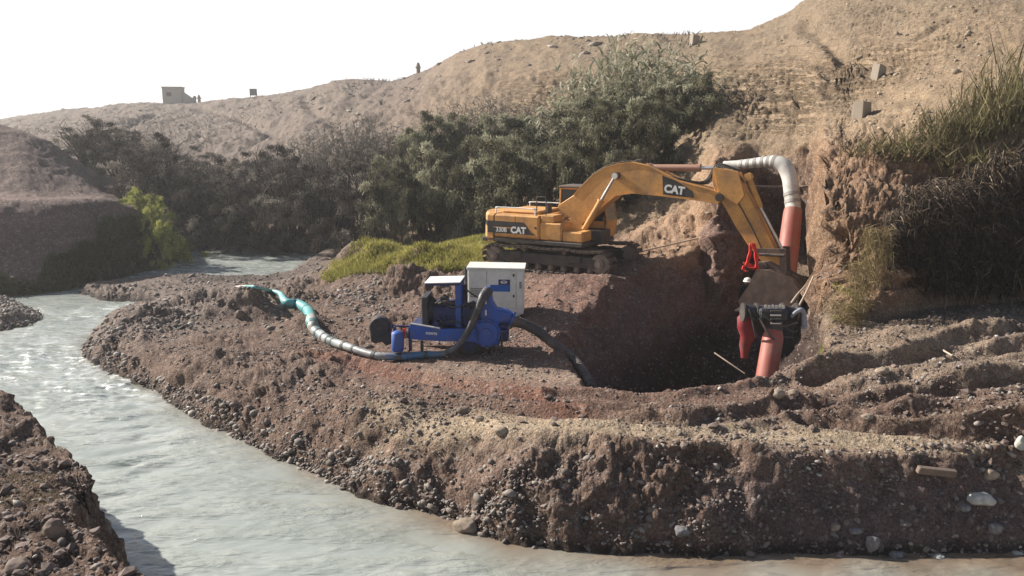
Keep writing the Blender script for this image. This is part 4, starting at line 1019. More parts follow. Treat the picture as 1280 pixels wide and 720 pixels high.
pl = [gpt(296, 360, .06), gpt(316, 361, .07), gpt(336, 366, .09), gpt(350, 371, .12), gpt(358, 382, .12), gpt(374, 385, .12), gpt(386, 394, .12), gpt(390, 408, .12), gpt(396, 419, .11), gpt(414, 431, .11), gpt(434, 438, .11)]
pl += [WY(468, 444, 20.1), WY(500, 446, 20.0), WY(530, 446, 19.95), WY(556, 442, 19.9), WY(574, 430, 19.85), WY(588, 408, 19.85), WY(598, 386, 19.85), WY(604, 371, 19.95), WY(610, 364, 20.2)]
for p in pl[11:15]: p.z = max(p.z, top(p.x, p.y) + .09)
M_GRB0 = paint('dark_tape', (.035, .05, .055), .5, (.2, .16, .13), .5, 4); M_TEAL = paint('teal_tape', (.02, .17, .18), .5, (.2, .16, .13), .4, 4)
M_LAY = banded('layflat_cloth', [(0.0, (.50, .44, .40)), (.18, (.55, .50, .45)), (.23, (.05, .26, .27)), (.34, (.16, .42, .42)), (.44, (.06, .34, .34)), (.50, (.07, .33, .33)), (.52, (.50, .46, .38)), (.55, (.07, .14, .15)), (.57, (.42, .45, .42)), (.60, (.06, .10, .10)), (.64, (.38, .40, .38)), (.70, (.12, .12, .13)), (.76, (.30, .30, .30)), (.79, (.02, .10, .28)), (.85, (.03, .16, .30)), (.90, (.10, .11, .13)), (.95, (.035, .035, .04))])
hose('discharge_hose', pl, [.05, .055, .06, .09, .15, .17, .18, .18, .16, .13, .11, .10, .095, .09, .085, .08, .085, .10, .12, .14], M_LAY, 'long patched teal and grey discharge hose running from the blue pump to the river', 'hose')
# dark tape bands round the patched stretch of the hose
P_ = spline(pl, 10); R_ = np.interp(np.linspace(0, 1, len(P_)), np.linspace(0, 1, 20), [.05, .055, .06, .09, .15, .17, .18, .18, .16, .13, .11, .10, .095, .09, .085, .08, .085, .10, .12, .14])
dh = bpy.data.objects['discharge_hose']
for k in (46, 58, 72, 82, 86, 89, 92, 99, 103, 110, 120, 131, 142):
    d = (P_[k + 1] - P_[k]).normalized(); q = MB(); q.tube([P_[k] - d * (.05 if k % 3 else .11), P_[k] + d * .05], R_[k] + .012, 12); q.build('tape_band', M_GRB0 if k > 75 else M_TEAL, dh)
sp = [WY(637, 400, 20.2), WY(652, 404, 20.4), WY(672, 414, 20.4), WY(690, 428, 20.3), WY(708, 441, 20.2), WY(722, 455, 19.8), WY(732, 470, 19.2), WY(741, 488, 18.6), WY(748, 520, 18.9)]
for p in sp[1:6]: p.z = max(p.z, top(p.x, p.y) + .10)
M_SUC = paint('dusty_suction_hose', (.055, .045, .045), .55, (.22, .17, .14), .7, 2.0)
so, SP_ = hose('suction_hose', sp, .13, M_SUC, 'dark ribbed suction hose running from the pump down into the pit', 'hose')
for k in range(6, len(SP_) - 2, 2):
    d = (SP_[k + 1] - SP_[k]).normalized(); q = MB(); q.tube([SP_[k] - d * .018, SP_[k] + d * .018], .138, 14); q.build('hose_rib', M_SUC, so)

# ------------------------------------------------------------------ big pipeline down through the pit
M_PVC = paint('grimy_white_hose', (.62, .60, .54), .45, (.26, .22, .19), .75, 2.6)
M_GRB = paint('dull_grey_band', (.30, .28, .255), .5, (.2, .16, .13), .5, 3)
M_PIP = paint('salmon_red_pipe', (.34, .085, .06), .45, (.30, .18, .13), .75, 1.8, fine=10)
Yh = 29.2
hp = [WY(905, 207, Yh + 1.9), WY(922, 206, Yh + 1.6), WY(938, 204.5, Yh + 1.2), WY(956, 202.5, Yh + .8), WY(970, 203, Yh + .5), WY(981, 209, Yh + .3), WY(987, 222, Yh + .1), WY(989.5, 240, Yh - .1), WY(991, 256, Yh - .3), WY(991.5, 268, Yh - .5)]
ho, HPp = hose('flexible_hose', hp, [.17, .17, .18, .20, .26, .28, .28, .28, .27, .27], M_PVC, 'thick dirty white flexible hose arching over the rear of the pit into the red pipe', 'hose', seg=20)
for k in list(range(14, 42, 5)) + [72, 78]:
    d = (HPp[k + 1] - HPp[k]).normalized(); rr = np.interp(k / len(HPp), np.linspace(0, 1, 10), [.17, .17, .18, .20, .26, .28, .28, .28, .27, .27]) + .015
    q = MB(); q.tube([HPp[k] - d * .06, HPp[k] + d * .06], rr, 18); q.build('hose_band', M_GRB, ho)
q = MB(); A = WY(991.5, 262, Yh - .4); B = WY(987, 300, Yh - .9); Cc = WY(981, 350, Yh - 1.6); q.tube([A, A.lerp(B, .15), B, Cc], [.31, .33, .35, .37], 24); o = q.build('upper_pipe', M_PIP); tag(o, 'salmon red pipe standing behind the excavator bucket beneath the white hose', 'pipe')
Yl = 20.3
q = MB(); A = WY(967.5, 414, Yl); B = WY(957, 478, Yl - .5); q.tube([A, A.lerp(B, .12), B], [.22, .265, .27], 24); q.tube([A + (A - B).normalized() * .02, A], [.20, .22], 24); o = q.build('lower_pipe', M_PIP); tag(o, 'salmon red pipe rising from the near edge of the pit below the black coupling', 'pipe')
cp_ = empty('pipe_coupling', WY(966, 400, Yl + .1)); tag(cp_, 'black flanged pipe coupling with bolted clamps on top of the lower red pipe', 'coupling')
c0 = cp_.location.copy()
q = MB(); q.tube([WY(968, 418, Yl) - c0, WY(968.5, 400, Yl) - c0], [.20, .20], 22); q.build('rubber_sleeve', paint('rubber_sleeve', (.06, .055, .065), .6, (.15, .12, .1), .4, 3), cp_)
q = MB(); q.box(-.42, .30, -.25, .35, .02, .34, .05); q.tube([(-.75, .1, .22), (-.40, .1, .2)], .17, 16); q.tube([(.25, .1, .16), (.62, .15, .12)], .19, 16); q.build('valve_body', M_ENG, cp_)
for v in (387, 392, 397, 402):
    p = WY(967, v, Yl - .1) - c0; q = MB(); q.box(p.x - .14, p.x + .13, p.y - .22, p.y - .17, p.z - .018, p.z + .018, .006); q.build('clamp_bar', M_CHR if v in (392, 402) else M_DRK, cp_)
for k in range(6):
    p = WY(957 + 4.5 * k, 383 + (k % 2), Yl - .1) - c0; q = MB(); q.cyl((p.x, p.y, p.z - .03), (p.x, p.y, p.z + .045), .028, 6); q.build('bolt', M_CHR, cp_)
q = MB(); q.prism([(-.5, .1), (.1, .2), (.65, .14), (.78, -.2), (.70, -.5), (.80, -.9), (.60, -1.15), (.42, -.95), (.30, -1.2), (.12, -1.0), (-.05, -.6), (-.4, -.3)], .45, .52, bev=.02); q.build('hanging_sheet', M_ENG, cp_)
for (x0, x1) in ((-.44, -.39), (-.78, -.73), (.24, .29), (.60, .65)):
    q = MB(); q.tube([(x0, .1, .19), (x1, .1, .19)], .245, 18)
    q.build('flange', M_DRK, cp_)
gg = random.Random(9)
for k in range(7):
    a0 = Vector((gg.uniform(-.7, .6), gg.uniform(-.3, .1), gg.uniform(.1, .35))); a1 = Vector((gg.uniform(-.6, .7), gg.uniform(-.35, 0), gg.uniform(-.5, .1)))
    MB().tube(spline([a0, a0.lerp(a1, .5) + Vector((gg.uniform(-.2, .2), -.12, -.18)), a1], 5), gg.uniform(.014, .03), 6).build('rope', M_HOSE if k % 2 else M_TRK, cp_)
q = MB(); q.tube(spline([(.45, -.1, .12), (.52, -.2, .26), (.66, -.18, .30), (.76, -.1, .16), (.80, -.1, -.2)], 5), [.05] * 8 + [.07] * 13, 8); q.build('pale_cloth', paint('pale_cloth', (.30, .31, .36), .8, (.15, .12, .1), .6, 6), cp_)
q = MB(); A = WY(931, 398, Yl + .6); q.tube([WY(934, 392, Yl + .6), A, WY(932, 408, Yl + .6), WY(935, 420, Yl + .6), WY(931, 432, Yl + .6), WY(930, 448, Yl + .5)], [.12, .20, .22, .20, .15, .08], 18)
o = q.build('red_hose_end', paint('deep_red_rubber', (.22, .014, .018), .5, (.14, .055, .045), .8, 3.5, fine=12)); tag(o, 'deep red drooping hose end hanging left of the lower red pipe', 'hose')

# cables and small pipes on the pump
for pts, r_ in ((((548, 398), (556, 404), (566, 401), (578, 405)), .018), (((545, 380), (552, 376), (560, 382), (572, 384), (590, 378)), .02), (((578, 392), (588, 398), (600, 396)), .022), (((600, 372), (596, 382), (590, 392), (592, 402)), .025), (((583, 360), (590, 366), (600, 372)), .02), (((508, 415), (512, 424), (520, 428), (528, 424)), .016)):
    MB().tube(spline([LP(u, v, -.42) for u, v in pts], 5), r_, 6).build('cable', M_HOSE, pump)
for u in (596, 606, 616): MB().cyl(LP(u, 433, -.45), LP(u, 433, -.47), .03, 8).build('bolt', M_DRK, pump)
# ------------------------------------------------------------------ plants
def leaf_mat(name, stops, trans=0.15, rough=0.7):
    m, nt, b = new_mat(name)
    a = nt.nodes.new('ShaderNodeAttribute'); a.attribute_name = 'tint'
    L(nt, ramp(nt, a.outputs['Fac'], stops), b.inputs['Base Color']); b.inputs['Roughness'].default_value = rough
    b.inputs['Specular IOR Level'].default_value = 0.25
    if trans:
        t = nt.nodes.new('ShaderNodeBsdfTranslucent'); L(nt, ramp(nt, a.outputs['Fac'], stops), t.inputs['Color'])
        ms = nt.nodes.new('ShaderNodeMixShader'); ms.inputs[0].default_value = trans
        L(nt, b.outputs[0], ms.inputs[1]); L(nt, t.outputs[0], ms.inputs[2]); L(nt, ms.outputs[0], nt.nodes['Material Output'].inputs[0])
    return m
M_LEAF = leaf_mat('dusty_leaves', [(0, (.05, .045, .030)), (.35, (.125, .118, .070)), (.65, (.235, .228, .135)), (1, (.48, .46, .33))], .25)
M_DARKLEAF = leaf_mat('dull_brown_leaves', [(0, (.035, .027, .025)), (.5, (.080, .066, .056)), (.8, (.165, .142, .115)), (1, (.36, .32, .26))], .2)
M_GREEN = leaf_mat('fresh_green_leaves', [(0, (.10, .12, .035)), (.45, (.30, .32, .08)), (1, (.62, .60, .22))], .35)
M_CANE = leaf_mat('cane_leaves', [(0, (.13, .125, .08)), (.5, (.31, .30, .20)), (1, (.52, .50, .38))], .3)
M_REED = leaf_mat('grey_reed', [(0, (.10, .085, .07)), (.5, (.17, .15, .12)), (1, (.28, .25, .20))], .2)
M_GRASS = leaf_mat('yellow_green_grass', [(0, (.14, .13, .035)), (.5, (.33, .31, .075)), (1, (.52, .46, .17))], .35)
M_DGRASS = leaf_mat('bank_grass', [(0, (.04, .048, .022)), (.6, (.085, .098, .042)), (1, (.22, .23, .09))], .15)
M_DRY = leaf_mat('dead_brush', [(0, (.018, .013, .011)), (.5, (.055, .040, .030)), (.8, (.15, .105, .065)), (1, (.34, .26, .18))], .05)
M_STRAW = leaf_mat('dry_grass', [(0, (.12, .085, .04)), (.5, (.24, .18, .085)), (1, (.36, .29, .15))], .2)
M_TOPG = leaf_mat('bank_top_reed', [(0, (.05, .038, .024)), (.35, (.10, .090, .040)), (.6, (.18, .155, .065)), (1, (.34, .26, .15))], .2)
mbk, ntb, bbk = new_mat('bark'); L(ntb, ramp(ntb, noise(ntb, coords(ntb), 9, 5), [(.3, (.035, .026, .02)), (.7, (.11, .085, .065))]), bbk.inputs['Base Color']); bbk.inputs['Roughness'].default_value = .9; M_BARK = mbk

def blades_mesh(name, base, d, up, length, width, tint, mat, seg=1, bend=0.0):
    """many leaf-sized blades. base (n,3), d direction, up side vector; seg pieces with downward bend"""
    n = len(base); d = d / (np.linalg.norm(d, axis=1, keepdims=True) + 1e-9)
    side = np.cross(d, up); side /= np.linalg.norm(side, axis=1, keepdims=True) + 1e-9
    length = np.broadcast_to(length, (n,)); width = np.broadcast_to(width, (n,))
    rows_ = []
    for k in range(seg + 1):
        t = k / seg
        c = base + d * (length * t)[:, None]
        c[:, 2] -= bend * length * t * t if np.ndim(bend) else bend * length * t * t
        w = width * (0.35 + 1.3 * t if t < 0.5 else (1 - t) * 2.0 * 1.0) if seg > 1 else None
        if seg > 1:
            w = width * (1 - t) ** 0.7 if k else width
            w = w if k < seg else width * 0.04
            rows_.append(c - side * w[:, None] * .5); rows_.append(c + side * w[:, None] * .5)
    if seg == 1:                   # one diamond-shaped leaf, slightly folded
        nn = np.cross(side, d)
        V = np.stack([base, base + d * (length * .45)[:, None] - side * width[:, None] * .5 + nn * (width * .12)[:, None],
                      base + d * length[:, None] - np.array([0, 0, 1]) * (bend * length)[:, None] if np.ndim(bend) else base + d * length[:, None] - np.array([0, 0, 1.0]) * (length * bend)[:, None],
                      base + d * (length * .45)[:, None] + side * width[:, None] * .5 + nn * (width * .12)[:, None]], 1)
        F = np.arange(n * 4).reshape(n, 4); me = mesh_np(name, V.reshape(-1, 3), F, mat, False); tt = np.repeat(tint, 4)
    else:
        V = np.stack(rows_, 1); m = 2 * (seg + 1)
        F = np.concatenate([np.array([[2 * k, 2 * k + 1, 2 * k + 3, 2 * k + 2]]) for k in range(seg)])
        F = (np.arange(n)[:, None, None] * m + F[None]).reshape(-1, 4)
        me = mesh_np(name, V.reshape(-1, 3), F, mat, False); tt = np.repeat(tint, m)
    a = me.attributes.new('tint', 'FLOAT', 'POINT'); a.data.foreach_set('value', np.clip(tt, 0, 1).astype(np.float32))
    return me
def rdir(n, g):
    v = g.normal(size=(n, 3)); return v / np.linalg.norm(v, axis=1, keepdims=True)

def crown_mesh(name, seed, mat, nclump=90, per=170, leaf=(.20, .065), dry=False):
    """unit-ish crown: radius about 1 across, height 1, clumps along drooping boughs"""
    g = np.random.default_rng(seed)
    cc = []
    nb_ = 12                       # lobes give the uneven outline
    lob = np.stack([g.uniform(-.62, .62, nb_), g.uniform(-.55, .55, nb_), g.uniform(.08, .78, nb_)], 1); lr = g.uniform(.18, .40, nb_)
    lob[:, 2] = np.minimum(lob[:, 2], 0.95 - .45 * np.hypot(lob[:, 0], lob[:, 1]))
    for i in range(nclump):
        k = g.integers(nb_); v = g.normal(size=3); v /= np.linalg.norm(v)
        if v[2] < -.35: v[2] *= -.6
        rr = lr[k] * (1.0 if g.random() < .75 else g.uniform(.4, .9))
        p = lob[k] + v * rr * np.array([1, 1, .8]); p[2] = max(p[2], .03)
        cc.append((p, v))
    B = []; D = []; T = []; Ls = []
    for p, v in cc:
        n = int(per * g.uniform(.5, 1.3)); out = v * .6 + np.array([0, 0, .12]) + g.normal(size=3) * .25
        t = g.random(n) ** .7; bough = p + (out * .30)[None] * t[:, None] + np.array([0, 0, -.15])[None] * (t ** 2)[:, None]
        q = bough + g.normal(size=(n, 3)) * np.array([.060, .060, .020]) * (1.15 - .6 * t[:, None])
        B.append(q); dd = rdir(n, g) * .8 + out[None] * 1.0 + np.array([0, 0, -.25]); D.append(dd)
        T.append(np.clip(g.normal(.45, .30) + g.normal(0, .15, n), 0, 1)); Ls.append(np.full(n, 1.0))
    B = np.concatenate(B); D = np.concatenate(D); T = np.concatenate(T); n = len(B)
    ln = leaf[0] * g.uniform(.6, 1.3, n) / 5.0; wd = leaf[1] * g.uniform(.7, 1.3, n) / 5.0
    return blades_mesh(name, B, D, rdir(n, g) + np.array([0, 0, 1.2]), ln, wd, T, mat, 1, .15)
def trunk_mesh(name, seed, mat, dry=False):
    g = random.Random(seed); mb = MB()
    for k in range(6 if not dry else 14):
        a = g.uniform(0, 6.28); r = g.uniform(.25, .6); h = g.uniform(.45, .85) * (1.15 if dry else 1)
        P = spline([(g.uniform(-.05, .05), g.uniform(-.05, .05), -.06), (r * .35 * math.cos(a), r * .35 * math.sin(a), h * .4), (r * .8 * math.cos(a + .2), r * .8 * math.sin(a + .2), h * .8), (r * math.cos(a + .3), r * math.sin(a + .3), h)], 4)
        mb.tube(P, list(np.linspace(.022, .004, len(P))), 5)
        for j in range(5 if not dry else 9):
            i0 = g.randrange(3, len(P) - 1); q = P[i0]; d = Vector((g.gauss(0, 1), g.gauss(0, 1), g.uniform(.2, 1.2))).normalized() * g.uniform(.12, .3)
            mb.tube([q, q + d * .5 + Vector((0, 0, .02)), q + d], [.007, .005, .0015], 4)
    o = mb.build(name, mat); me = o.data; bpy.data.objects.remove(o); return me
CROWN = [crown_mesh('crown', 400 + i, M_LEAF, 80, 330, (.28, .09)) for i in range(5)]
DCROWN = [crown_mesh('crown', 420 + i, M_DARKLEAF, 75, 260, (.24, .07)) for i in range(4)]
GCROWN = [crown_mesh('crown', 440 + i, M_GREEN, 80, 150, (.32, .10)) for i in range(2)]
TRUNK = [trunk_mesh('trunk', 460 + i, M_BARK) for i in range(3)]
DTRUNK = [trunk_mesh('trunk', 480 + i, M_BARK, True) for i in range(3)]
def bush(u, Y, w, h, cm, tm, label, name, cat, group, rz, sink=.55, v=300, dx=0):
    r = ray(u, v); x = r.x / r.y * Y + dx; z = top(x, Y) - sink
    e = empty(name, (x, Y, z), rz); tag(e, label, cat, group)
    for nm, me in (('crown', cm), ('trunk', tm)):
        o = link(bpy.data.objects.new(nm, me), e); o.scale = (w / 2, w / 2 * .85, h)
    return e
G1 = 'dusty green bushes along the foot of the hill'
G2 = 'dull brown thicket bushes across the far river'
leafy = [
 (498, 45.5, 5.2, 4.6, 'low spreading green bush at the left end of the leafy row, above the grass strip'),
 (545, 46.5, 5.6, 5.6, 'tall dusty green bush with a dark hollow, left of the excavator counterweight'),
 (592, 45.0, 5.6, 5.0, 'rounded dark green bush directly behind the rear of the excavator'),
 (640, 44.5, 5.4, 4.8, 'broad olive bush directly behind the excavator engine hood'),
 (692, 43.5, 5.2, 4.8, 'dark leafy bush directly behind the excavator cab'),
 (742, 42.0, 5.4, 4.9, 'dense dark bush directly behind the rising part of the boom'),
 (790, 41.5, 4.8, 4.6, 'shaded bush seen beneath the middle of the boom'),
 (822, 41.5, 3.4, 4.2, 'shaded bush at the right end of the row beside the lit dirt slope'),
 (525, 51.0, 5.0, 4.2, 'small grey green bush on the slope above the left end of the leafy row'),
 (578, 50.5, 5.4, 4.6, 'pale topped bush on the slope above the excavator counterweight'),
 (632, 49.5, 5.4, 4.4, 'light olive bush on the slope above the excavator engine'),
 (686, 48.5, 5.6, 4.3, 'wide dusty bush on the slope at the left foot of the cane clumps'),
 (742, 46.5, 5.6, 3.9, 'dusty bush on the slope beneath the tallest canes'),
 (796, 44.8, 5.2, 3.7, 'dusty bush on the slope beneath the right hand canes'),
 (842, 42.5, 4.6, 3.2, 'dark bush at the top right of the row below the bare hillside'),
]
for i, (u, Y, w, h, lb) in enumerate(leafy):
    if i < 8: Y -= 1.9; h *= 1.08
    bush(u, Y, w * (1.0, 1.25, 1.1, 1.3, 1.05)[i % 5], h * (1.05, .92, 1.1, 1.0, .88, 1.0)[i % 6], CROWN[(i * 2) % 5], TRUNK[i % 3], lb, 'leafy_bush', 'bush', G1, i * 1.7)
dark = [
 (118, 56, 5.5, 3.6, 'grey brown bush farthest left, just beyond the shaded earth mound'),
 (152, 57, 6.0, 4.4, 'hazy brown bush behind the right foot of the shaded mound'),
 (196, 55, 6.0, 4.6, 'brown thicket bush rising above the sunlit green shrub'),
 (236, 53.5, 5.6, 4.6, 'brown thicket bush straight above the left edge of the far river'),
 (276, 52.0, 5.4, 4.8, 'dark brown bush standing over the middle of the far river'),
 (318, 51.0, 5.4, 5.0, 'dark purple brown bush at the right part of the far river bank'),
 (358, 50.5, 5.4, 5.3, 'darkest tall bush above the right edge of the far river'),
 (400, 49.5, 5.2, 5.2, 'dark bush above the left tip of the bright grass strip'),
 (446, 48.5, 5.4, 5.0, 'dark bush above the middle of the grass strip, right of the darkest tall bush'),
 (300, 58, 6.0, 3.8, 'thin brown bush on the slope above the far river'),
 (352, 57, 5.6, 3.6, 'thin brown bush on the slope left of the grey reeds'),
 (215, 62, 6.0, 3.4, 'faint thin bush low on the hazy hillside below the small white hut'),
 (262, 60, 6.0, 3.6, 'faint thin bush on the hillside below the small square box'),
 (455, 54.5, 5.2, 3.6, 'brown bush at the foot of the tall grey reeds'),
]
for i, (u, Y, w, h, lb) in enumerate(dark):
    if 2 <= i < 9: Y -= 2.9 if i > 2 else 4
    bush(u, Y, w * (1.1, 1.35, 1.2)[i % 3], h * (1.05, .85, 1.15, .95)[i % 4], DCROWN[i % 4], DTRUNK[i % 3], lb, 'thicket_bush', 'bush', G2, i * 2.1 + .4, v=280)
bush(202, 41.6, 2.7, 3.6, GCROWN[0], TRUNK[0], 'sunlit yellow green shrub at the end of the left earth terrace', 'green_shrub', 'shrub', None, .3, .5, v=300)
bush(190, 42.4, 2.2, 2.7, GCROWN[1], TRUNK[0], 'sunlit green shrub at the lip of the left terrace, left of its tallest neighbour', 'green_shrub', 'shrub', None, 4.4, .5, v=290)
bush(222, 43.8, 2.4, 2.3, GCROWN[1], TRUNK[1], 'lower bright green shrub overhanging the end of the left bank', 'green_shrub', 'shrub', None, 1.3, .4, v=310)
bush(262, 46.5, 3.0, 1.2, GCROWN[1], TRUNK[2], 'small low green shrub at the water edge of the far river', 'green_shrub', 'shrub', None, 2.2, .1, v=308)
bush(176, 43.5, 2.4, 1.6, GCROWN[0], TRUNK[1], 'small green shrub on top of the terrace left of the sunlit shrub', 'green_shrub', 'shrub', None, 3.9, .3, v=262)

# tall cane and reed clumps: stems with long arching leaves
def cane_mesh(seed, n_st, h, lean, mat, leafl, spread, plume=False, lw=.05):
    g = np.random.default_rng(seed); B = []; D = []; W = []; Ln = []; T = []
    for i in range(n_st):
        a = g.uniform(0, 6.28); r = spread * math.sqrt(g.random()); p0 = np.array([r * math.cos(a), r * math.sin(a), -.1])
        hh = h * g.uniform(.55, 1.05); dv = np.array([g.normal(0, lean), g.normal(0, lean), 1.0]); tint = np.clip(g.normal(.5, .2), 0, 1)
        B.append(p0[None]); D.append(dv[None]); W.append([.035]); Ln.append([hh]); T.append([tint * .7])
        m = int(9 * hh / 3)
        t = g.uniform(.25, 1, m); q = p0 + dv[None] / np.linalg.norm(dv) * (t * hh)[:, None]
        ang = g.uniform(0, 6.28, m); dd = np.stack([np.cos(ang), np.sin(ang), g.uniform(.8, 2.4, m)], 1)
        B.append(q); D.append(dd); W.append(np.full(m, lw) * g.uniform(.7, 1.3, m)); Ln.append(leafl * g.uniform(.6, 1.2, m)); T.append(np.clip(tint + g.normal(0, .15, m), 0, 1))
    B = np.concatenate(B); D = np.concatenate(D); W = np.concatenate(W); Ln = np.concatenate(Ln); T = np.concatenate(T)
    bend = np.where(W < .036, .02, .75)
    return blades_mesh('stems', B, D, rdir(len(B), g), Ln, W, T, mat, 4, bend)
CANE = [cane_mesh(500 + i, 42, 4.3, .13, M_CANE, 1.25, 1.7, lw=.11) for i in range(3)]
REED = [cane_mesh(520 + i, 95, 3.4, .22, M_REED, .7, 1.7, lw=.05) for i in range(3)]
BANKR = [cane_mesh(540 + i, 110, 1.2, .55, M_TOPG, .6, 1.0, lw=.03) for i in range(3)]
SPARSE = [cane_mesh(560 + i, 12, 2.6, .12, M_TOPG, .5, .4, lw=.035) for i in range(2)]
def clump(me, u, v, Y, sc, rz, label, name, cat, group, sink=.1, zoff=None):
    r = ray(u, v); x = r.x / r.y * Y; z = (top(x, Y) - sink) if zoff is None else zoff
    o = link(bpy.data.objects.new(name, me)); o.location = (x, Y, z); o.rotation_euler = (0, 0, rz); o.scale = sc
    return tag(o, label, cat, group)
G3 = 'giant canes above the excavator boom'
for i, (u, Y, h, lb) in enumerate([(690, 50, .80, 'short cane clump farthest left, above the excavator cab'), (715, 50, 1.0, 'arching cane clump second from the left above the boom'), (742, 49.5, 1.15, 'tall cane clump left of the tallest canes'),
        (768, 49, 1.25, 'tallest cane clump, its tips reaching nearest the skyline'), (795, 48.5, 1.12, 'tall cane clump right of the tallest canes'), (822, 47.5, 1.0, 'cane clump above the black decal of the boom'), (846, 46, .78, 'short leaning cane clump at the right end beside the cut bank'), (862, 45, .6, 'smallest dry cane clump at the edge of the bare dirt')]):
    clump(CANE[i % 3], u, 180, Y - 1.5, (1, 1, h * 1.08), i * 1.9, lb, 'cane_clump', 'cane', G3)
G4 = 'grey reeds on the hill side left of the canes'
for i, (u, Y, h, lb) in enumerate([(382, 62, .8, 'grey reed clump farthest left on the slope'), (408, 61, 1.0, 'wide grey reed clump second from the left on the slope'), (434, 60, 1.15, 'tallest grey reed clump at the middle of the reed patch'), (460, 59.5, 1.05, 'grey reed clump right of the tallest reeds'), (484, 59, .75, 'low grey reed clump at the right end of the reed patch'),
        (560, 58, .8, 'thin reed clump above the pale topped bush'), (600, 56, .9, 'thin upright reed clump between the grey reeds and the canes'), (640, 54, .95, 'thin reed clump just left of the canes'), (140, 66, .9, 'hazy reed clump beyond the shaded mound'), (180, 66, .8, 'hazy reed clump above the sunlit green shrub'), (225, 62, .8, 'thin reed clump on the slope straight below the skyline hut'), (285, 60, .85, 'thin reed clump on the slope left of the square skyline box'), (335, 61, .8, 'thin reed clump on the slope right of the square skyline box')]):
    clump(REED[i % 3], u, 195, Y, (1.3, 1.3, h), i * 1.3, lb, 'reed_clump', 'reed', G4)
G5 = 'green reed tufts along the top of the right cut bank'
for i, (u, v, Y, h, lb) in enumerate([(1098, 195, 26.0, .55, 'lowest green tuft, at the left end of the overgrown bank top'), (1128, 180, 25.8, .65, 'green tuft second from the left on the overgrown bank top'), (1158, 165, 25.9, .8, 'green tuft third from the left on the overgrown bank top'), (1188, 150, 26.0, .95, 'tall yellow green tuft where the bank top rises'),
        (1214, 140, 26.0, 1.15, 'tall green tuft left of the highest stalks'), (1240, 125, 26.2, 1.6, 'dense green tuft beneath the highest stalks'), (1268, 110, 26.4, 1.7, 'dense green tuft at the right edge of the view'), (1200, 175, 25.2, .7, 'tuft hanging over the dark brush below the bank top'), (1245, 165, 25.2, .8, 'dry tuft hanging over the darkest brush at the right edge')]):
    clump(BANKR[i % 3], u, v, Y, (1.0, .8, h), i * 1.1, lb, 'reed_tuft', 'reed', G5, .15)
clump(SPARSE[0], 1216, 120, 26.3, (.6, .6, .72), 0, 'single group of thin upright seed stalks above the right bank', 'seed_stalks', 'reed', None)
clump(BANKR[1], 1290, 100, 26.6, (1.2, 1, 2.1), 2, 'tallest tangled green growth cut off by the right edge of the view', 'reed_tuft', 'reed', G5, .2)
clump(SPARSE[1], 1258, 90, 26.6, (.8, .8, .9), 1, 'tallest dark stalks against the hillside at the upper right corner', 'seed_stalks', 'reed', None)

# dead brush hanging down the right hand cut
def hanging(seed, w, h, n, mat, tl=(.25, .7), wd=.018):
    g = np.random.default_rng(seed)
    B = np.stack([g.uniform(-w / 2, w / 2, n), g.normal(0, .22, n), g.uniform(.05, 1, n) ** .8 * h], 1)
    cl = np.round(B[:, 0] / .35) * .35; B[:, 0] = B[:, 0] * .55 + (cl + .1 * np.sin(B[:, 2] * 3 + cl * 9)) * .45
    B[:, 1] -= .25 * np.sin(B[:, 2] / h * 3.0)
    D = np.stack([g.normal(0, .6, n), g.normal(-.35, .5, n), g.uniform(-1.2, .5, n)], 1)
    T = np.clip(g.normal(.30, .20, n) + .22 * (B[:, 2] / h) ** 2 * (wd > .02) + .15 * (wd < .02) + (g.random(n) < .03) * .5, 0, 1)
    return blades_mesh('dead_stems', B, D, rdir(n, g), g.uniform(tl[0], tl[1], n), g.uniform(.5, 1.6, n) * wd, T, mat, 3, .25)
HANG = [hanging(600 + i, 2.0, 3.6, 3800, M_DRY, (.15, .6), .026) for i in range(3)]
G6 = 'dead brown brush hanging over the right cut bank'
for i, (u, Y, zb, s, lb) in enumerate([(1122, 23.2, 2.6, (.55, .8, .62), 'narrow dead brush curtain at the left end, beside the dry yellow grass'), (1152, 23.3, 2.1, (.75, 1, .95), 'dead brush curtain second from the left under the green tufts'), (1190, 23.7, 1.9, (.9, 1, 1.05), 'dark dead brush curtain in the middle of the right cut'),
        (1228, 24.0, 1.8, (.9, 1, 1.2), 'dark dead brush curtain right of the middle of the cut'), (1264, 24.2, 1.8, (.95, 1, 1.3), 'darkest dead brush curtain at the right edge of the view'), (1306, 24.5, 1.8, (1.1, 1, 1.4), 'dead brush curtain partly cut off by the right edge of the view')]):
    o = clump(HANG[i % 3], u, 330, Y, s, (.1, -.1, .05)[i % 3], lb, 'dead_brush', 'brush', G6, zoff=zb)
STR = [hanging(640 + i, 1.0, 1.6, 1500, M_STRAW, (.15, .45), .014) for i in range(2)]
for i, (u, v, Y, zz, s, lb) in enumerate([(1090, 330, 22.9, 2.6, (.8, .8, 1.1), 'dry yellow grass hanging at the corner of the cut bank'), (1068, 350, 22.2, 2.0, (.8, .8, .9), 'dry yellow grass tuft low on the corner of the cut bank'), (1052, 395, 21.8, 1.5, (.9, .8, .55), 'dry grass tuft at the foot of the bank right of the pit')]):
    clump(STR[i % 2], u, v, Y, s, i, lb, 'dry_grass_tuft', 'grass tuft', None, zoff=zz)
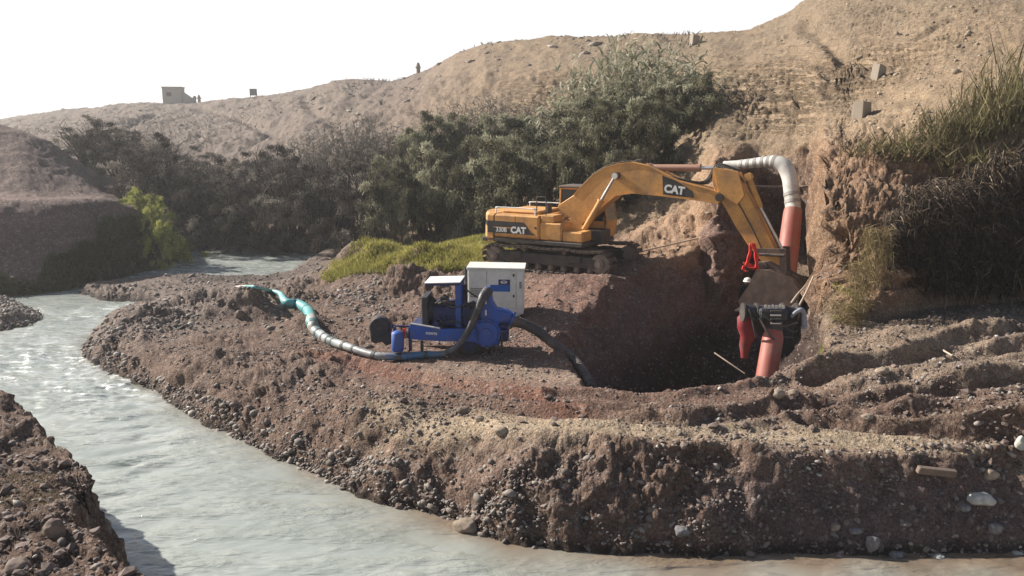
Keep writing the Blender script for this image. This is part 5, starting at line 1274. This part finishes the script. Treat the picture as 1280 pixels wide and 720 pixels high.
# a few single bleached branches in the dark brush
gb = random.Random(5)
for i, (pts, lb) in enumerate([([(1180, 395, 23.2), (1184, 350, 23.1), (1180, 300, 23.3), (1176, 240, 23.5)], 'long thin pale root hanging in the dark brush'), ([(1216, 380, 23.5), (1222, 350, 23.4), (1214, 322, 23.4)], 'short forked dead branch low in the dark brush'), ([(1264, 382, 23.9), (1270, 340, 23.8), (1276, 315, 23.9)], 'pale stem standing at the right edge of the dark brush')]):
    P = spline([WY(*p) for p in pts], 5); q = MB(); q.tube(P, list(np.linspace(.03, .012, len(P))), 5)
    m = P[len(P) // 2]; q.tube([m, m + Vector((.25, -.1, .25)), m + Vector((.32, -.1, .5))], [.018, .012, .006], 5)
    tag(q.build('bare_branch', paint('bleached_wood%d' % i, (.20, .16, .125), .8, (.1, .08, .06), .5, 6)), lb, 'branch')

# ground covers nobody could count
def cover(name, poly_px, n, hgt, width, mat, seed, zref=2.0, patch=1.2, jitter=.35, cut=0.0):
    g = np.random.default_rng(seed); P = np.array(PZ([(u, v, z) for u, v, z in poly_px])); lo = P.min(0); hi = P.max(0)
    X = g.uniform(lo[0], hi[0], n * 3); Y = g.uniform(lo[1], hi[1], n * 3); k = poly_sd(X, Y, P) + .4 * fbm(X * patch, Y * patch, 0, 2, seed) > cut
    X = X[k][:n]; Y = Y[k][:n]; n = len(X); Z = tops(X, Y)
    hh = hgt * g.uniform(.4, 1.1, n) * (.55 + .9 * noise3(X * patch, Y * patch, 0, seed))
    D = np.stack([g.normal(0, jitter, n), g.normal(0, jitter, n), np.ones(n)], 1)
    T = np.clip(.5 + g.normal(0, .18, n) + .35 * fbm(X * .9, Y * .9, 0, 2, seed + 1), 0, 1)
    me = blades_mesh(name, np.stack([X, Y, Z - .03], 1), D, rdir(n, g), hh, width * g.uniform(.6, 1.4, n), T, mat, 3, .3)
    return tag(link(bpy.data.objects.new(name, me)), kind='stuff')
cover('grass', [(402, 322, 1.9), (440, 324, 1.9), (500, 327, 1.9), (560, 331, 1.9), (612, 333, 1.9), (650, 306, 2.0), (600, 297, 2.0), (500, 297, 2.0), (420, 302, 2.0)], 36000, .48, .032, M_GRASS, 701, patch=1.0)
def bank_cover(n, seed):
    g = np.random.default_rng(seed); A = g.uniform(-.70, -.37, n); Y = g.uniform(33, 48, n); X = A * Y; zb = base_z(X, Y); Z = zb[4]
    lim = .7 + 2.0 * sstep(-.62, -.47, A) + .8 * fbm(X * .8, Y * .8, 0, 3, seed)
    k = (Z > -.3) & (zb[4] > zb[5]) & (Z < lim); X, Y = X[k], Y[k]; Z = tops(X, Y); n = len(X)
    D = np.stack([g.normal(.1, .4, n), g.normal(-.5, .4, n), np.ones(n) * .8], 1)
    T = np.clip(.4 + g.normal(0, .2, n) + .35 * fbm(X * .7, Y * .7, 0, 2, seed + 1) + .5 * sstep(-.46, -.41, X / Y), 0, 1)
    me = blades_mesh('bank_grass', np.stack([X, Y, Z - .03], 1), D, rdir(n, g), g.uniform(.3, .8, n), g.uniform(.03, .06, n), T, M_DGRASS, 3, .4)
    tag(link(bpy.data.objects.new('bank_grass', me)), kind='stuff')
bank_cover(130000, 702)
def far_scrub(n, seed):
    g = np.random.default_rng(seed); A = g.uniform(-.66, .22, n); Y = g.uniform(58, 125, n); X = A * Y; k = fbm(X * .09, Y * .05, 0, 3, seed) > .12; X, Y = X[k], Y[k]; Z = tops(X, Y); n = len(X)
    me = blades_mesh('hill_scrub', np.stack([X, Y, Z - .05], 1), rdir(n, g) * .7 + np.array([0, 0, 1.0]), rdir(n, g), g.uniform(.3, .9, n), g.uniform(.06, .16, n), g.uniform(0, .7, n), M_REED, 3, .3)
    tag(link(bpy.data.objects.new('hill_scrub', me)), kind='stuff')
far_scrub(9000, 705)
cover('bank_moss', [(1028, 372, 2.4), (1078, 372, 2.4), (1078, 350, 2.8), (1035, 346, 2.8)], 1500, .12, .02, M_GREEN, 706)
cover('bank_moss', [(0, 640, 2.0), (60, 640, 2.0), (50, 600, 2.0), (0, 590, 2.0)], 1600, .10, .012, M_STRAW, 707)
# ------------------------------------------------------------------ stones
ICO = None
def ico(sub):
    import bmesh
    bm = bmesh.new(); bmesh.ops.create_icosphere(bm, subdivisions=sub, radius=1.0); V = np.array([v.co for v in bm.verts]); F = np.array([[v.index for v in f.verts] for f in bm.faces]); bm.free(); return V, F
I1 = ico(1); I2 = ico(2); I3 = ico(4)
def stone_mat(name, stops, scale=6, vary=True):
    m, nt, b = new_mat(name); c = coords(nt)
    if vary:
        a = nt.nodes.new('ShaderNodeAttribute'); a.attribute_name = 'tint'; base = ramp(nt, a.outputs['Fac'], stops)
    else: base = ramp(nt, noise(nt, c, 2.2, 5, .65), stops)
    n_ = noise(nt, c, scale * 4, 5, .65); k = mix(nt, 1.0, base, ramp(nt, n_, [(.3, (.65, .64, .63)), (.7, (1.2, 1.19, 1.17))]), 'MULTIPLY')
    L(nt, k, b.inputs['Base Color']); b.inputs['Roughness'].default_value = .85; bump(nt, n_, .4, .02, b); return m
M_PEB = stone_mat('river_stone', [(0, (.10, .085, .075)), (.45, (.21, .175, .15)), (.8, (.31, .27, .235)), (1, (.52, .49, .44))])
M_CLOD = stone_mat('earth_clod', [(0, (.09, .062, .052)), (.5, (.155, .112, .095)), (1, (.24, .178, .145))])
def scatter(name, n, region, smin, smax, mat, seed, flat=.65, power=2.6, lift=.15, keepf=None, rough=.15):
    g = np.random.default_rng(seed); (u0, u1, y0, y1) = region
    Y = y0 * (y1 / y0) ** g.random(n); A = g.uniform(u0, u1, n); X = A * Y
    Z = tops(X, Y)
    k = keepf(X, Y, Z, g) if keepf is not None else np.ones(n, bool)
    X, Y, Z = X[k], Y[k], Z[k]; n = len(X)
    s = smin * (1 - g.random(n) * (1 - (smin / smax) ** power)) ** (-1 / power)
    V0, F0 = I1; m = len(V0)
    sc = np.stack([g.uniform(.75, 1.35, n), g.uniform(.7, 1.1, n), g.uniform(flat * .7, flat * 1.25, n)], 1) * s[:, None]
    jit = 1 + g.normal(0, rough, (n, m, 1))
    W = V0[None] * jit * sc[:, None, :]
    a = g.uniform(0, 6.28, n); ca, sa = np.cos(a)[:, None], np.sin(a)[:, None]
    Wx = W[:, :, 0] * ca - W[:, :, 1] * sa; Wy = W[:, :, 0] * sa + W[:, :, 1] * ca
    b_ = g.normal(0, .3, n)[:, None]; Wz = W[:, :, 2] * np.cos(b_) + Wx * np.sin(b_); 
    P = np.stack([Wx + X[:, None], Wy + Y[:, None], Wz + (Z + s * lift)[:, None]], -1).reshape(-1, 3)
    F = (F0[None] + (np.arange(n) * m)[:, None, None]).reshape(-1, 3)
    me = mesh_np(name, P, F, mat, rough < .2)
    T = np.clip(g.normal(.42, .22, n) + (g.random(n) < .05) * .4, 0, 1)
    t = me.attributes.new('tint', 'FLOAT', 'POINT'); t.data.foreach_set('value', np.repeat(T, m).astype(np.float32))
    return tag(link(bpy.data.objects.new(name, me)), kind='stuff')
def on_bar(X, Y, Z, g):
    sd_ = poly_sd(X, Y, BAR); dens = .12 + 1.0 * sstep(.35, .75, fbm(X * .55, Y * .55, 0, 3, 801) * .5 + .5) + .5 * np.exp(-((sd_ - .1) / .35) ** 2)
    return (sd_ > -.05) & (Z > -.05) & (Z < 3.2) & (g.random(len(X)) < dens * (1 - .85 * np.exp(-(line_d(X, Y, PZ([(470, 462, 1.2), (560, 466, 1.3), (680, 474, 1.4)])) / 0.9) ** 2)) * (1 - .5 * np.exp(-(line_d(X, Y, PZ([(640, 538, 1.4), (900, 545, 1.4), (1120, 555, 1.4)])) / 0.4) ** 2))) & (poly_sd(X, Y, PIT) < .6)
scatter('gravel', 24000, (-.56, .72, 12.8, 30), .018, .085, M_PEB, 810, keepf=on_bar)
scatter('gravel', 5000, (-.60, -.15, 24, 44), .04, .16, M_PEB, 811, keepf=on_bar)
scatter('earth_clods', 18000, (-.56, .72, 13.2, 33), .022, .11, M_CLOD, 812, flat=.7, rough=.24, keepf=on_bar)
def front(X, Y, Z, g): 
    sd_ = poly_sd(X, Y, BAR); return (sd_ > -.12) & (sd_ < 1.0) & (g.random(len(X)) < np.where(sd_ < .2, 1.0, .08 + .5 * sstep(.45, .75, noise3(X * 1.3, Y * 1.3, 0, 820))))
scatter('gravel', 7000, (-.1, .70, 12.2, 15.5), .018, .10, M_PEB, 813, power=2.4, keepf=front)
def edge(X, Y, Z, g):
    sd_ = poly_sd(X, Y, BAR); return (sd_ > -.15) & (sd_ < .35)
scatter('gravel', 24000, (-.56, .0, 13, 30), .03, .13, M_PEB, 814, keepf=edge)
scatter('earth_clods', 5000, (-.8, -.1, 6.5, 15), .02, .12, M_CLOD, 815, flat=.7, rough=.24, keepf=lambda X, Y, Z, g: (poly_sd(X, Y, NEARB) > -.3) & (Z > .2))
scatter('gravel', 1500, (-.8, -.1, 6.5, 15), .02, .10, M_PEB, 816, keepf=lambda X, Y, Z, g: (poly_sd(X, Y, NEARB) > -.3) & (Z > .1))
scatter('hill_rubble', 9000, (-.2, .72, 26, 75), .03, .22, stone_mat('hill_stone', [(0, (.17, .13, .09)), (.5, (.30, .24, .17)), (1, (.44, .36, .26))]), 817, flat=.7, keepf=lambda X, Y, Z, g: (Z > 2.6) & (g.random(len(X)) < noise3(X * .5, Y * .5, 0, 805) ** 1.5))
scatter('gravel', 2500, (-.66, -.5, 27, 35), .04, .13, M_PEB, 818, keepf=lambda X, Y, Z, g: (poly_sd(X, Y, SPIT) > -.1))

scatter('hill_rubble', 5000, (-.62, .2, 70, 140), .10, .55, stone_mat('pale_hill_stone', [(0, (.17, .14, .11)), (.5, (.28, .235, .19)), (1, (.42, .37, .31))]), 819, flat=.5, keepf=lambda X, Y, Z, g: (Z > 4) & (g.random(len(X)) < noise3(X * .15, Y * .1, 0, 806) ** 2))
BM = {'tan': stone_mat('tan_boulder', [(.3, (.20, .155, .115)), (.7, (.36, .29, .22))], 3, False), 'pale': stone_mat('pale_boulder', [(.3, (.36, .36, .32)), (.7, (.52, .51, .46))], 3, False),
      'grey': stone_mat('grey_boulder', [(.3, (.13, .125, .125)), (.7, (.24, .23, .225))], 3, False), 'brown': stone_mat('brown_boulder', [(.3, (.12, .085, .065)), (.7, (.21, .155, .12))], 3, False)}
def boulder(u, v, w, h, tone, label, seed):
    p = hit(u, v + h * .3); r_ = w / FPX * p.y / 2 * 1.02; g = np.random.default_rng(seed)
    V0, F0 = I3; o = g.uniform(0, 50, 3)
    n_ = fbm(V0[:, 0] * 1.1 + o[0], V0[:, 1] * 1.1 + o[1], V0[:, 2] * 1.1 + o[2], 2, seed); n2_ = fbm(V0[:, 0] * 4 + o[0], V0[:, 1] * 4, V0[:, 2] * 4 + o[2], 3, seed + 1)
    W = V0 * (1 + .34 * n_ + .07 * n2_)[:, None] * np.array([r_, r_ * .85, max(r_ * h / w * 1.05, .03)])
    for q in range(5):             # a few flat broken sides
        d = g.normal(size=3); d /= np.linalg.norm(d); e = r_ * .80; s_ = W @ d; W = W - np.where(s_ > e, s_ - e, 0)[:, None] * d * .75
    me = mesh_np('boulder', W, F0, BM[tone]); o_ = link(bpy.data.objects.new('boulder', me)); o_.location = (p.x, p.y, p.z + W[:, 2].max() * .35)
    tag(o_, label, 'boulder')
for i, a in enumerate([
    (585, 657, 38, 27, 'tan', 'largest tan boulder lying at the water line below the earth bank'),
    (1225, 621, 36, 15, 'pale', 'flat pale grey slab stone on the right end of the dark bank face'),
    (1237, 592, 20, 15, 'tan', 'rounded tan boulder just above the flat pale slab on the bank crest'),
    (1090, 677, 19, 27, 'grey', 'upright grey boulder low on the bank face near the water'),
    (1043, 657, 16, 11, 'tan', 'small tan stone left of the upright grey boulder'),
    (1070, 662, 17, 8, 'grey', 'small flat grey stone between the tan stone and the upright grey boulder'),
    (1243, 658, 19, 17, 'grey', 'angular grey boulder below the flat pale slab'),
    (1205, 634, 17, 9, 'grey', 'narrow grey stone tilted beside the lower left of the flat pale slab'),
    (1272, 692, 16, 8, 'pale', 'white stone at the water edge in the lower right corner'),
    (1172, 695, 17, 7, 'pale', 'flat pale stone at the water edge below the plank'),
    (1120, 692, 20, 10, 'grey', 'dull grey stone at the water edge right of the upright grey boulder'),
    (627, 538, 17, 12, 'tan', 'pale rounded stone on the crest of the bank above the largest tan boulder'),
    (1276, 552, 14, 24, 'pale', 'pale greenish boulder cut off by the right edge of the view'),
    (972, 491, 17, 12, 'tan', 'left stone of the pair beside the near rim of the pit'),
    (992, 491, 14, 10, 'tan', 'right stone of the pair beside the near rim of the pit'),
    (852, 662, 22, 14, 'grey', 'half buried dark grey stone low on the shaded bank face'),
    (600, 522, 13, 9, 'tan', 'small stone up the bank to the left of the pale crest stone'),
    (580, 512, 20, 11, 'brown', 'brown stone on the reddish wheel track'),
    (500, 632, 15, 9, 'brown', 'wet brown stone at the foot of the bank left of the largest tan boulder'),
    (378, 598, 14, 9, 'brown', 'brown stone at the water line halfway along the bank'),
    (68, 658, 30, 30, 'brown', 'brown boulder on the near left bank'),
    (22, 706, 34, 22, 'brown', 'large brown stone in the lower left corner of the near bank'),
    (300, 392, 14, 12, 'brown', 'brown stone against the dark heap left of the teal hose'),
    (900, 292, 13, 6, 'pale', 'pale flat stone on the lit dirt slope behind the stick'),
    (460, 432, 12, 9, 'tan', 'tan stone beside the hose left of the black drum'),
    (1085, 520, 15, 8, 'tan', 'tan stone on the flat ground above the shaded bank'),
    (1103, 462, 16, 10, 'tan', 'tan stone among the rough ridges right of the pit')]):
    boulder(*a, 900 + i)

# ------------------------------------------------------------------ timber, sticks and poles
M_WOOD = paint('weathered_wood', (.19, .14, .105), .8, (.12, .09, .07), .6, 5)
M_POLE = paint('pale_stripped_pole', (.46, .36, .27), .7, (.25, .18, .13), .5, 6)
a = hit(1142, 589); b_ = hit(1189, 594); mid = (a + b_) / 2; d = b_ - a
q = MB(); q.box(-d.length / 2, d.length / 2, -.05, .05, -.06, .07, .012); pk = q.build('plank', M_WOOD); pk.rotation_euler = (math.radians(14), -math.asin(d.z / d.length) , math.atan2(d.y, d.x)); pk.location = mid + Vector((0, -.12, .08)); tag(pk, 'short weathered timber block lying on the dark face of the near bank', 'plank')
def stick_(name, pts, r0, r1, mat, label, cat, n=6):
    P = spline(pts, 4); q = MB(); q.tube(P, list(np.linspace(r0, r1, len(P))), 7); return tag(q.build(name, mat), label, cat)
stick_('pole', [WY(998, 384, 21.3), WY(1008, 365, 21.5), WY(1017, 345, 21.8)], .030, .024, M_POLE, 'longer pale pole leaning against the right side of the pit', 'pole')
stick_('pole', [WY(989, 379, 21.2), WY(996, 369, 21.3), WY(1006, 358, 21.5)], .028, .022, M_POLE, 'shorter pale pole leaning beside the pipe coupling', 'pole')
stick_('stick', [WY(893, 441, 21.6), WY(912, 454, 21.2), WY(931, 467, 20.9)], .022, .014, M_POLE, 'thin pale stick slanting down in the dark pit', 'stick')
a = hit(800, 317); b_ = hit(862, 303); c_ = hit(906, 292)
stick_('pole', [a + Vector((0, -.05, .08)), b_ + Vector((0, -.15, .12)), c_ + Vector((0, -.1, .12))], .035, .03, M_POLE, 'long bent pole lying across the lit dirt slope behind the boom', 'pole')
stick_('cross_pipe', [WY(935, 232, 30.6), WY(975, 233.5, 30.2), WY(1025, 233, 29.2)], .04, .04, paint('rusty_tube', (.24, .17, .13), .6, (.15, .1, .08), .5, 4), 'thin rusty tube spanning behind the white hose', 'tube')
p0 = hit(92, 551); stick_('twig', [p0 + Vector((-.3, .0, .06)), p0 + Vector((0, .05, .14)), p0 + Vector((.22, .1, .10))], .025, .012, M_BARK, 'dark twig sticking out over the river from the near left bank', 'twig')
stick_('stick', [hit(1178, 440) + Vector((0, 0, .05)), hit(1190, 450) + Vector((0, 0, .1))], .025, .02, M_POLE, 'short pale stick on the ridges at the foot of the cut bank', 'stick')

# ------------------------------------------------------------------ worker in the pit
def worker():
    f = hit(931, 408); S = 1.66 / 1.75
    sc_ = (408 - 344) / FPX * f.y * 1.02 / 1.75
    e = empty('person', (f.x, f.y - .1, f.z), math.radians(-25)); tag(e, 'worker in dark clothes and white helmet bending beside the excavator bucket', 'person')
    e.scale = (sc_, sc_, sc_)
    J = {'pel': (0, 0, .92), 'wa': (0, .03, 1.06), 'ch': (.02, -.08, 1.28), 'nk': (.02, -.17, 1.47), 'hd': (.02, -.23, 1.58), 'ht': (.02, -.25, 1.68),
         'ls': (-.18, -.10, 1.40), 'le': (-.25, -.20, 1.14), 'lw': (-.18, -.40, .98), 'lh': (-.15, -.47, .94), 'rs': (.22, -.10, 1.40), 're': (.29, -.22, 1.14), 'rw': (.20, -.42, 1.0), 'rh': (.17, -.49, .96),
         'lk': (-.12, -.08, .50), 'la': (-.13, .03, .09), 'lt': (-.14, -.14, .04), 'rk': (.13, -.14, .50), 'ra': (.15, .0, .09), 'rt': (.17, -.17, .04), 'lp': (-.10, 0, .86), 'rp': (.10, 0, .86)}
    R = {'pel': .15, 'wa': .135, 'ch': .165, 'nk': .06, 'hd': .095, 'ht': .085, 'ls': .08, 'le': .052, 'lw': .036, 'lh': .040, 'rs': .08, 're': .052, 'rw': .036, 'rh': .040, 'lk': .068, 'la': .05, 'lt': .045, 'rk': .068, 'ra': .05, 'rt': .045, 'lp': .10, 'rp': .10}
    Eg = [('pel', 'wa'), ('wa', 'ch'), ('ch', 'nk'), ('nk', 'hd'), ('hd', 'ht'), ('ch', 'ls'), ('ls', 'le'), ('le', 'lw'), ('lw', 'lh'), ('ch', 'rs'), ('rs', 're'), ('re', 'rw'), ('rw', 'rh'), ('pel', 'lp'), ('lp', 'lk'), ('lk', 'la'), ('la', 'lt'), ('pel', 'rp'), ('rp', 'rk'), ('rk', 'ra'), ('ra', 'rt')]
    for h_, sg in (('lh', 1), ('rh', -1)):
        b0 = Vector(J[h_])
        for k in range(4):
            for j in range(2): J[f'{h_}{k}{j}'] = tuple(b0 + Vector(((-.027 + .018 * k) * 1.0, -.035 - .035 * j * (1 - .12 * abs(k - 1.5)), -.015 - .028 * j))); R[f'{h_}{k}{j}'] = .0095
            Eg += [(h_, f'{h_}{k}0'), (f'{h_}{k}0', f'{h_}{k}1')]
        J[h_ + 't'] = tuple(b0 + Vector((.045 * sg, -.02, 0))); R[h_ + 't'] = .011; Eg.append((h_, h_ + 't'))
    names = list(J); me = bpy.data.meshes.new('body'); me.from_pydata([J[n] for n in names], [(names.index(a), names.index(b)) for a, b in Eg], [])
    o = bpy.data.objects.new('body', me); link(o)
    md = o.modifiers.new('skin', 'SKIN'); md.use_smooth_shade = True
    for n_, sv in zip(names, me.skin_vertices[0].data): sv.radius = (R[n_] * (1.15 if n_ in ('ch', 'pel', 'wa') else 1), R[n_] * (.8 if n_ in ('ch', 'wa') else 1)); sv.use_root = n_ == 'pel'
    sb = o.modifiers.new('sub', 'SUBSURF'); sb.levels = 2; sb.render_levels = 2
    dg = bpy.context.evaluated_depsgraph_get(); fin = bpy.data.meshes.new_from_object(o.evaluated_get(dg)); bpy.data.objects.remove(o)
    skin = paint('skin', (.22, .11, .07), .6, (.15, .09, .06), .3, 9); cloth = paint('dark_work_clothes', (.014, .014, .018), .85, (.06, .05, .045), .5, 5)
    fin.materials.clear(); fin.materials.append(cloth); fin.materials.append(skin)
    for p in fin.polygons:
        c = p.center; p.material_index = 1 if (c.z > 1.50 or (c.y < -.43 and .8 < c.z < 1.02)) else 0
    bd_ = bpy.data.objects.new('body', fin); link(bd_, e)
    hd = Vector(J['hd'])
    q = MB(); q.tube([hd + Vector((0, -.02, .065)), hd + Vector((0, -.02, .09)), hd + Vector((0, -.01, .14)), hd + Vector((0, 0, .175)), hd + Vector((0, 0, .19))], [.135, .128, .115, .07, .01], 18)
    q.tube([hd + Vector((0, -.05, .062)), hd + Vector((0, -.05, .072))], [.15, .145], 18); q.build('helmet', M_WHT, e)
    q = MB(); q.tube([hd + Vector((0, -.095, .02)), hd + Vector((0, -.125, -.02)), hd + Vector((0, -.10, -.03))], [.008, .018, .01], 6)
    for s_ in (-1, 1): q.tube([hd + Vector((.098 * s_, 0, .02)), hd + Vector((.105 * s_, 0, -.03))], [.02, .014], 6)
    q.build('face', skin, e)
    q = MB()
    for s_ in (-1, 1): q.tube([hd + Vector((.035 * s_, -.093, .02)), hd + Vector((.035 * s_, -.105, .02))], [.012, .008], 6)
    q.tube([hd + Vector((-.03, -.09, -.055)), hd + Vector((0, -.102, -.057)), hd + Vector((.03, -.09, -.055))], .006, 5); q.build('eyes_and_mouth', M_DRK, e)
worker()

# ------------------------------------------------------------------ small things on the hills
M_CON = paint('weathered_concrete', (.30, .255, .20), .85, (.26, .21, .16), .5, 3)
for i, (u, v, w, h, lb) in enumerate([(1097, 98, 15, 17, 'concrete block standing on the bare hillside, the upper right one'), (1077, 146, 20, 20, 'concrete block tilted in the hillside just below the other block'), (868, 56, 11, 12, 'small concrete block on the ridge line above the canes')]):
    p = hit(u, v); s_ = p.y / FPX
    q = MB(); q.prism([(-w * s_ / 2, -.4), (w * s_ / 2, -.4), (w * s_ * .42, h * s_ * .85), (-w * s_ * .40, h * s_)], -w * s_ * .35, w * s_ * .35, bev=.02)
    o = q.build('concrete_block', M_CON); o.location = p; o.rotation_euler = (.06, [.05, -.14, .02][i], [.5, .6, .3][i]); tag(o, lb, 'block')
def hz(u, v0):                     # foot on the skyline: the highest ground in that direction
    r = ray(u, v0); ys = np.linspace(70, 240, 700); xs = r.x / r.y * ys; zz = tops(xs, ys); k = np.argmax((zz - CAMZ) / ys); return Vector((xs[k], ys[k], zz[k]))
p = hz(220, 128); s_ = p.y / FPX
hut = empty('hut', p + Vector((0, 0, -.4)), .15); tag(hut, 'small pale flat roofed hut on the far left skyline', 'hut')
M_HUT = paint('pale_hut_wall', (.40, .375, .33), .9, (.36, .3, .24), .4, .6)
q = MB(); q.box(-1.9, 1.3, -1.2, 1.2, 0, 3.0, .03); q.build('wall', M_HUT, hut)
q = MB(); q.box(-2.05, 1.45, -1.35, 1.35, 3.003, 3.15, .03); q.build('roof', M_CON, hut)
q = MB(); q.prism([(1.31, 0), (3.4, 0), (3.2, .9), (1.31, 2.3)], -1.0, 1.0, bev=.02); q.build('lean_to', M_HUT, hut)
q = MB(); q.box(-1.2, -.4, -1.23, -1.203, 1.5, 2.2); q.build('window', M_DRK, hut)
for i, (u, lb) in enumerate([(243.5, 'small post just right of the skyline hut'), (249, 'slightly larger post second to the right of the skyline hut')]):
    p = hz(u, 126); q = MB(); q.tube([(0, 0, -.4), (0, 0, 1.0), (0, 0, 1.15 + .2 * i)], [.28, .26, .12], 8); q.box(-.4, .4, -.1, .1, .7, .85); o = q.build('post', M_CON); o.location = p; tag(o, lb, 'post')
p = hz(317, 122); bxo = empty('sign_box', p, .2); tag(bxo, 'small square grey box raised on legs on the left skyline', 'box')
q = MB(); q.box(-.55, .55, -.3, .3, .25, 1.3, .03); q.build('panel', paint('grey_box', (.16, .16, .16), .6, (.2, .18, .15), .3, 2), bxo)
for x_ in (-.45, .45): q = MB(); q.box(x_ - .05, x_ + .05, -.05, .05, -.5, .25); q.build('leg', M_CON, bxo)
p = hz(523, 98); q = MB(); q.tube([(0, 0, -.5), (0, 0, .9), (0, 0, 1.0), (0, 0, 1.15)], [.24, .22, .16, .14], 10); q.box(-.28, .28, -.2, .2, .55, .7); o = q.build('marker_post', M_CON); o.location = p; tag(o, 'short dark marker post on the skyline where the hill steps up', 'post')

# ------------------------------------------------------------------ dusty air of the valley
q = MB(); q.box(-190, 190, -8, 268, -4.2, 28); hzb = q.build('haze', None or bpy.data.materials.new('haze_air'))
hm = hzb.data.materials[0]; hm.use_nodes = True; hm.node_tree.nodes.remove(hm.node_tree.nodes['Principled BSDF'])
pv = hm.node_tree.nodes.new('ShaderNodeVolumePrincipled'); pv.inputs['Density'].default_value = 0.0008; pv.inputs['Color'].default_value = (.97, .96, .95, 1); pv.inputs['Anisotropy'].default_value = 0.45
hm.node_tree.links.new(pv.outputs[0], hm.node_tree.nodes['Material Output'].inputs['Volume'])
tag(hzb, kind='stuff')
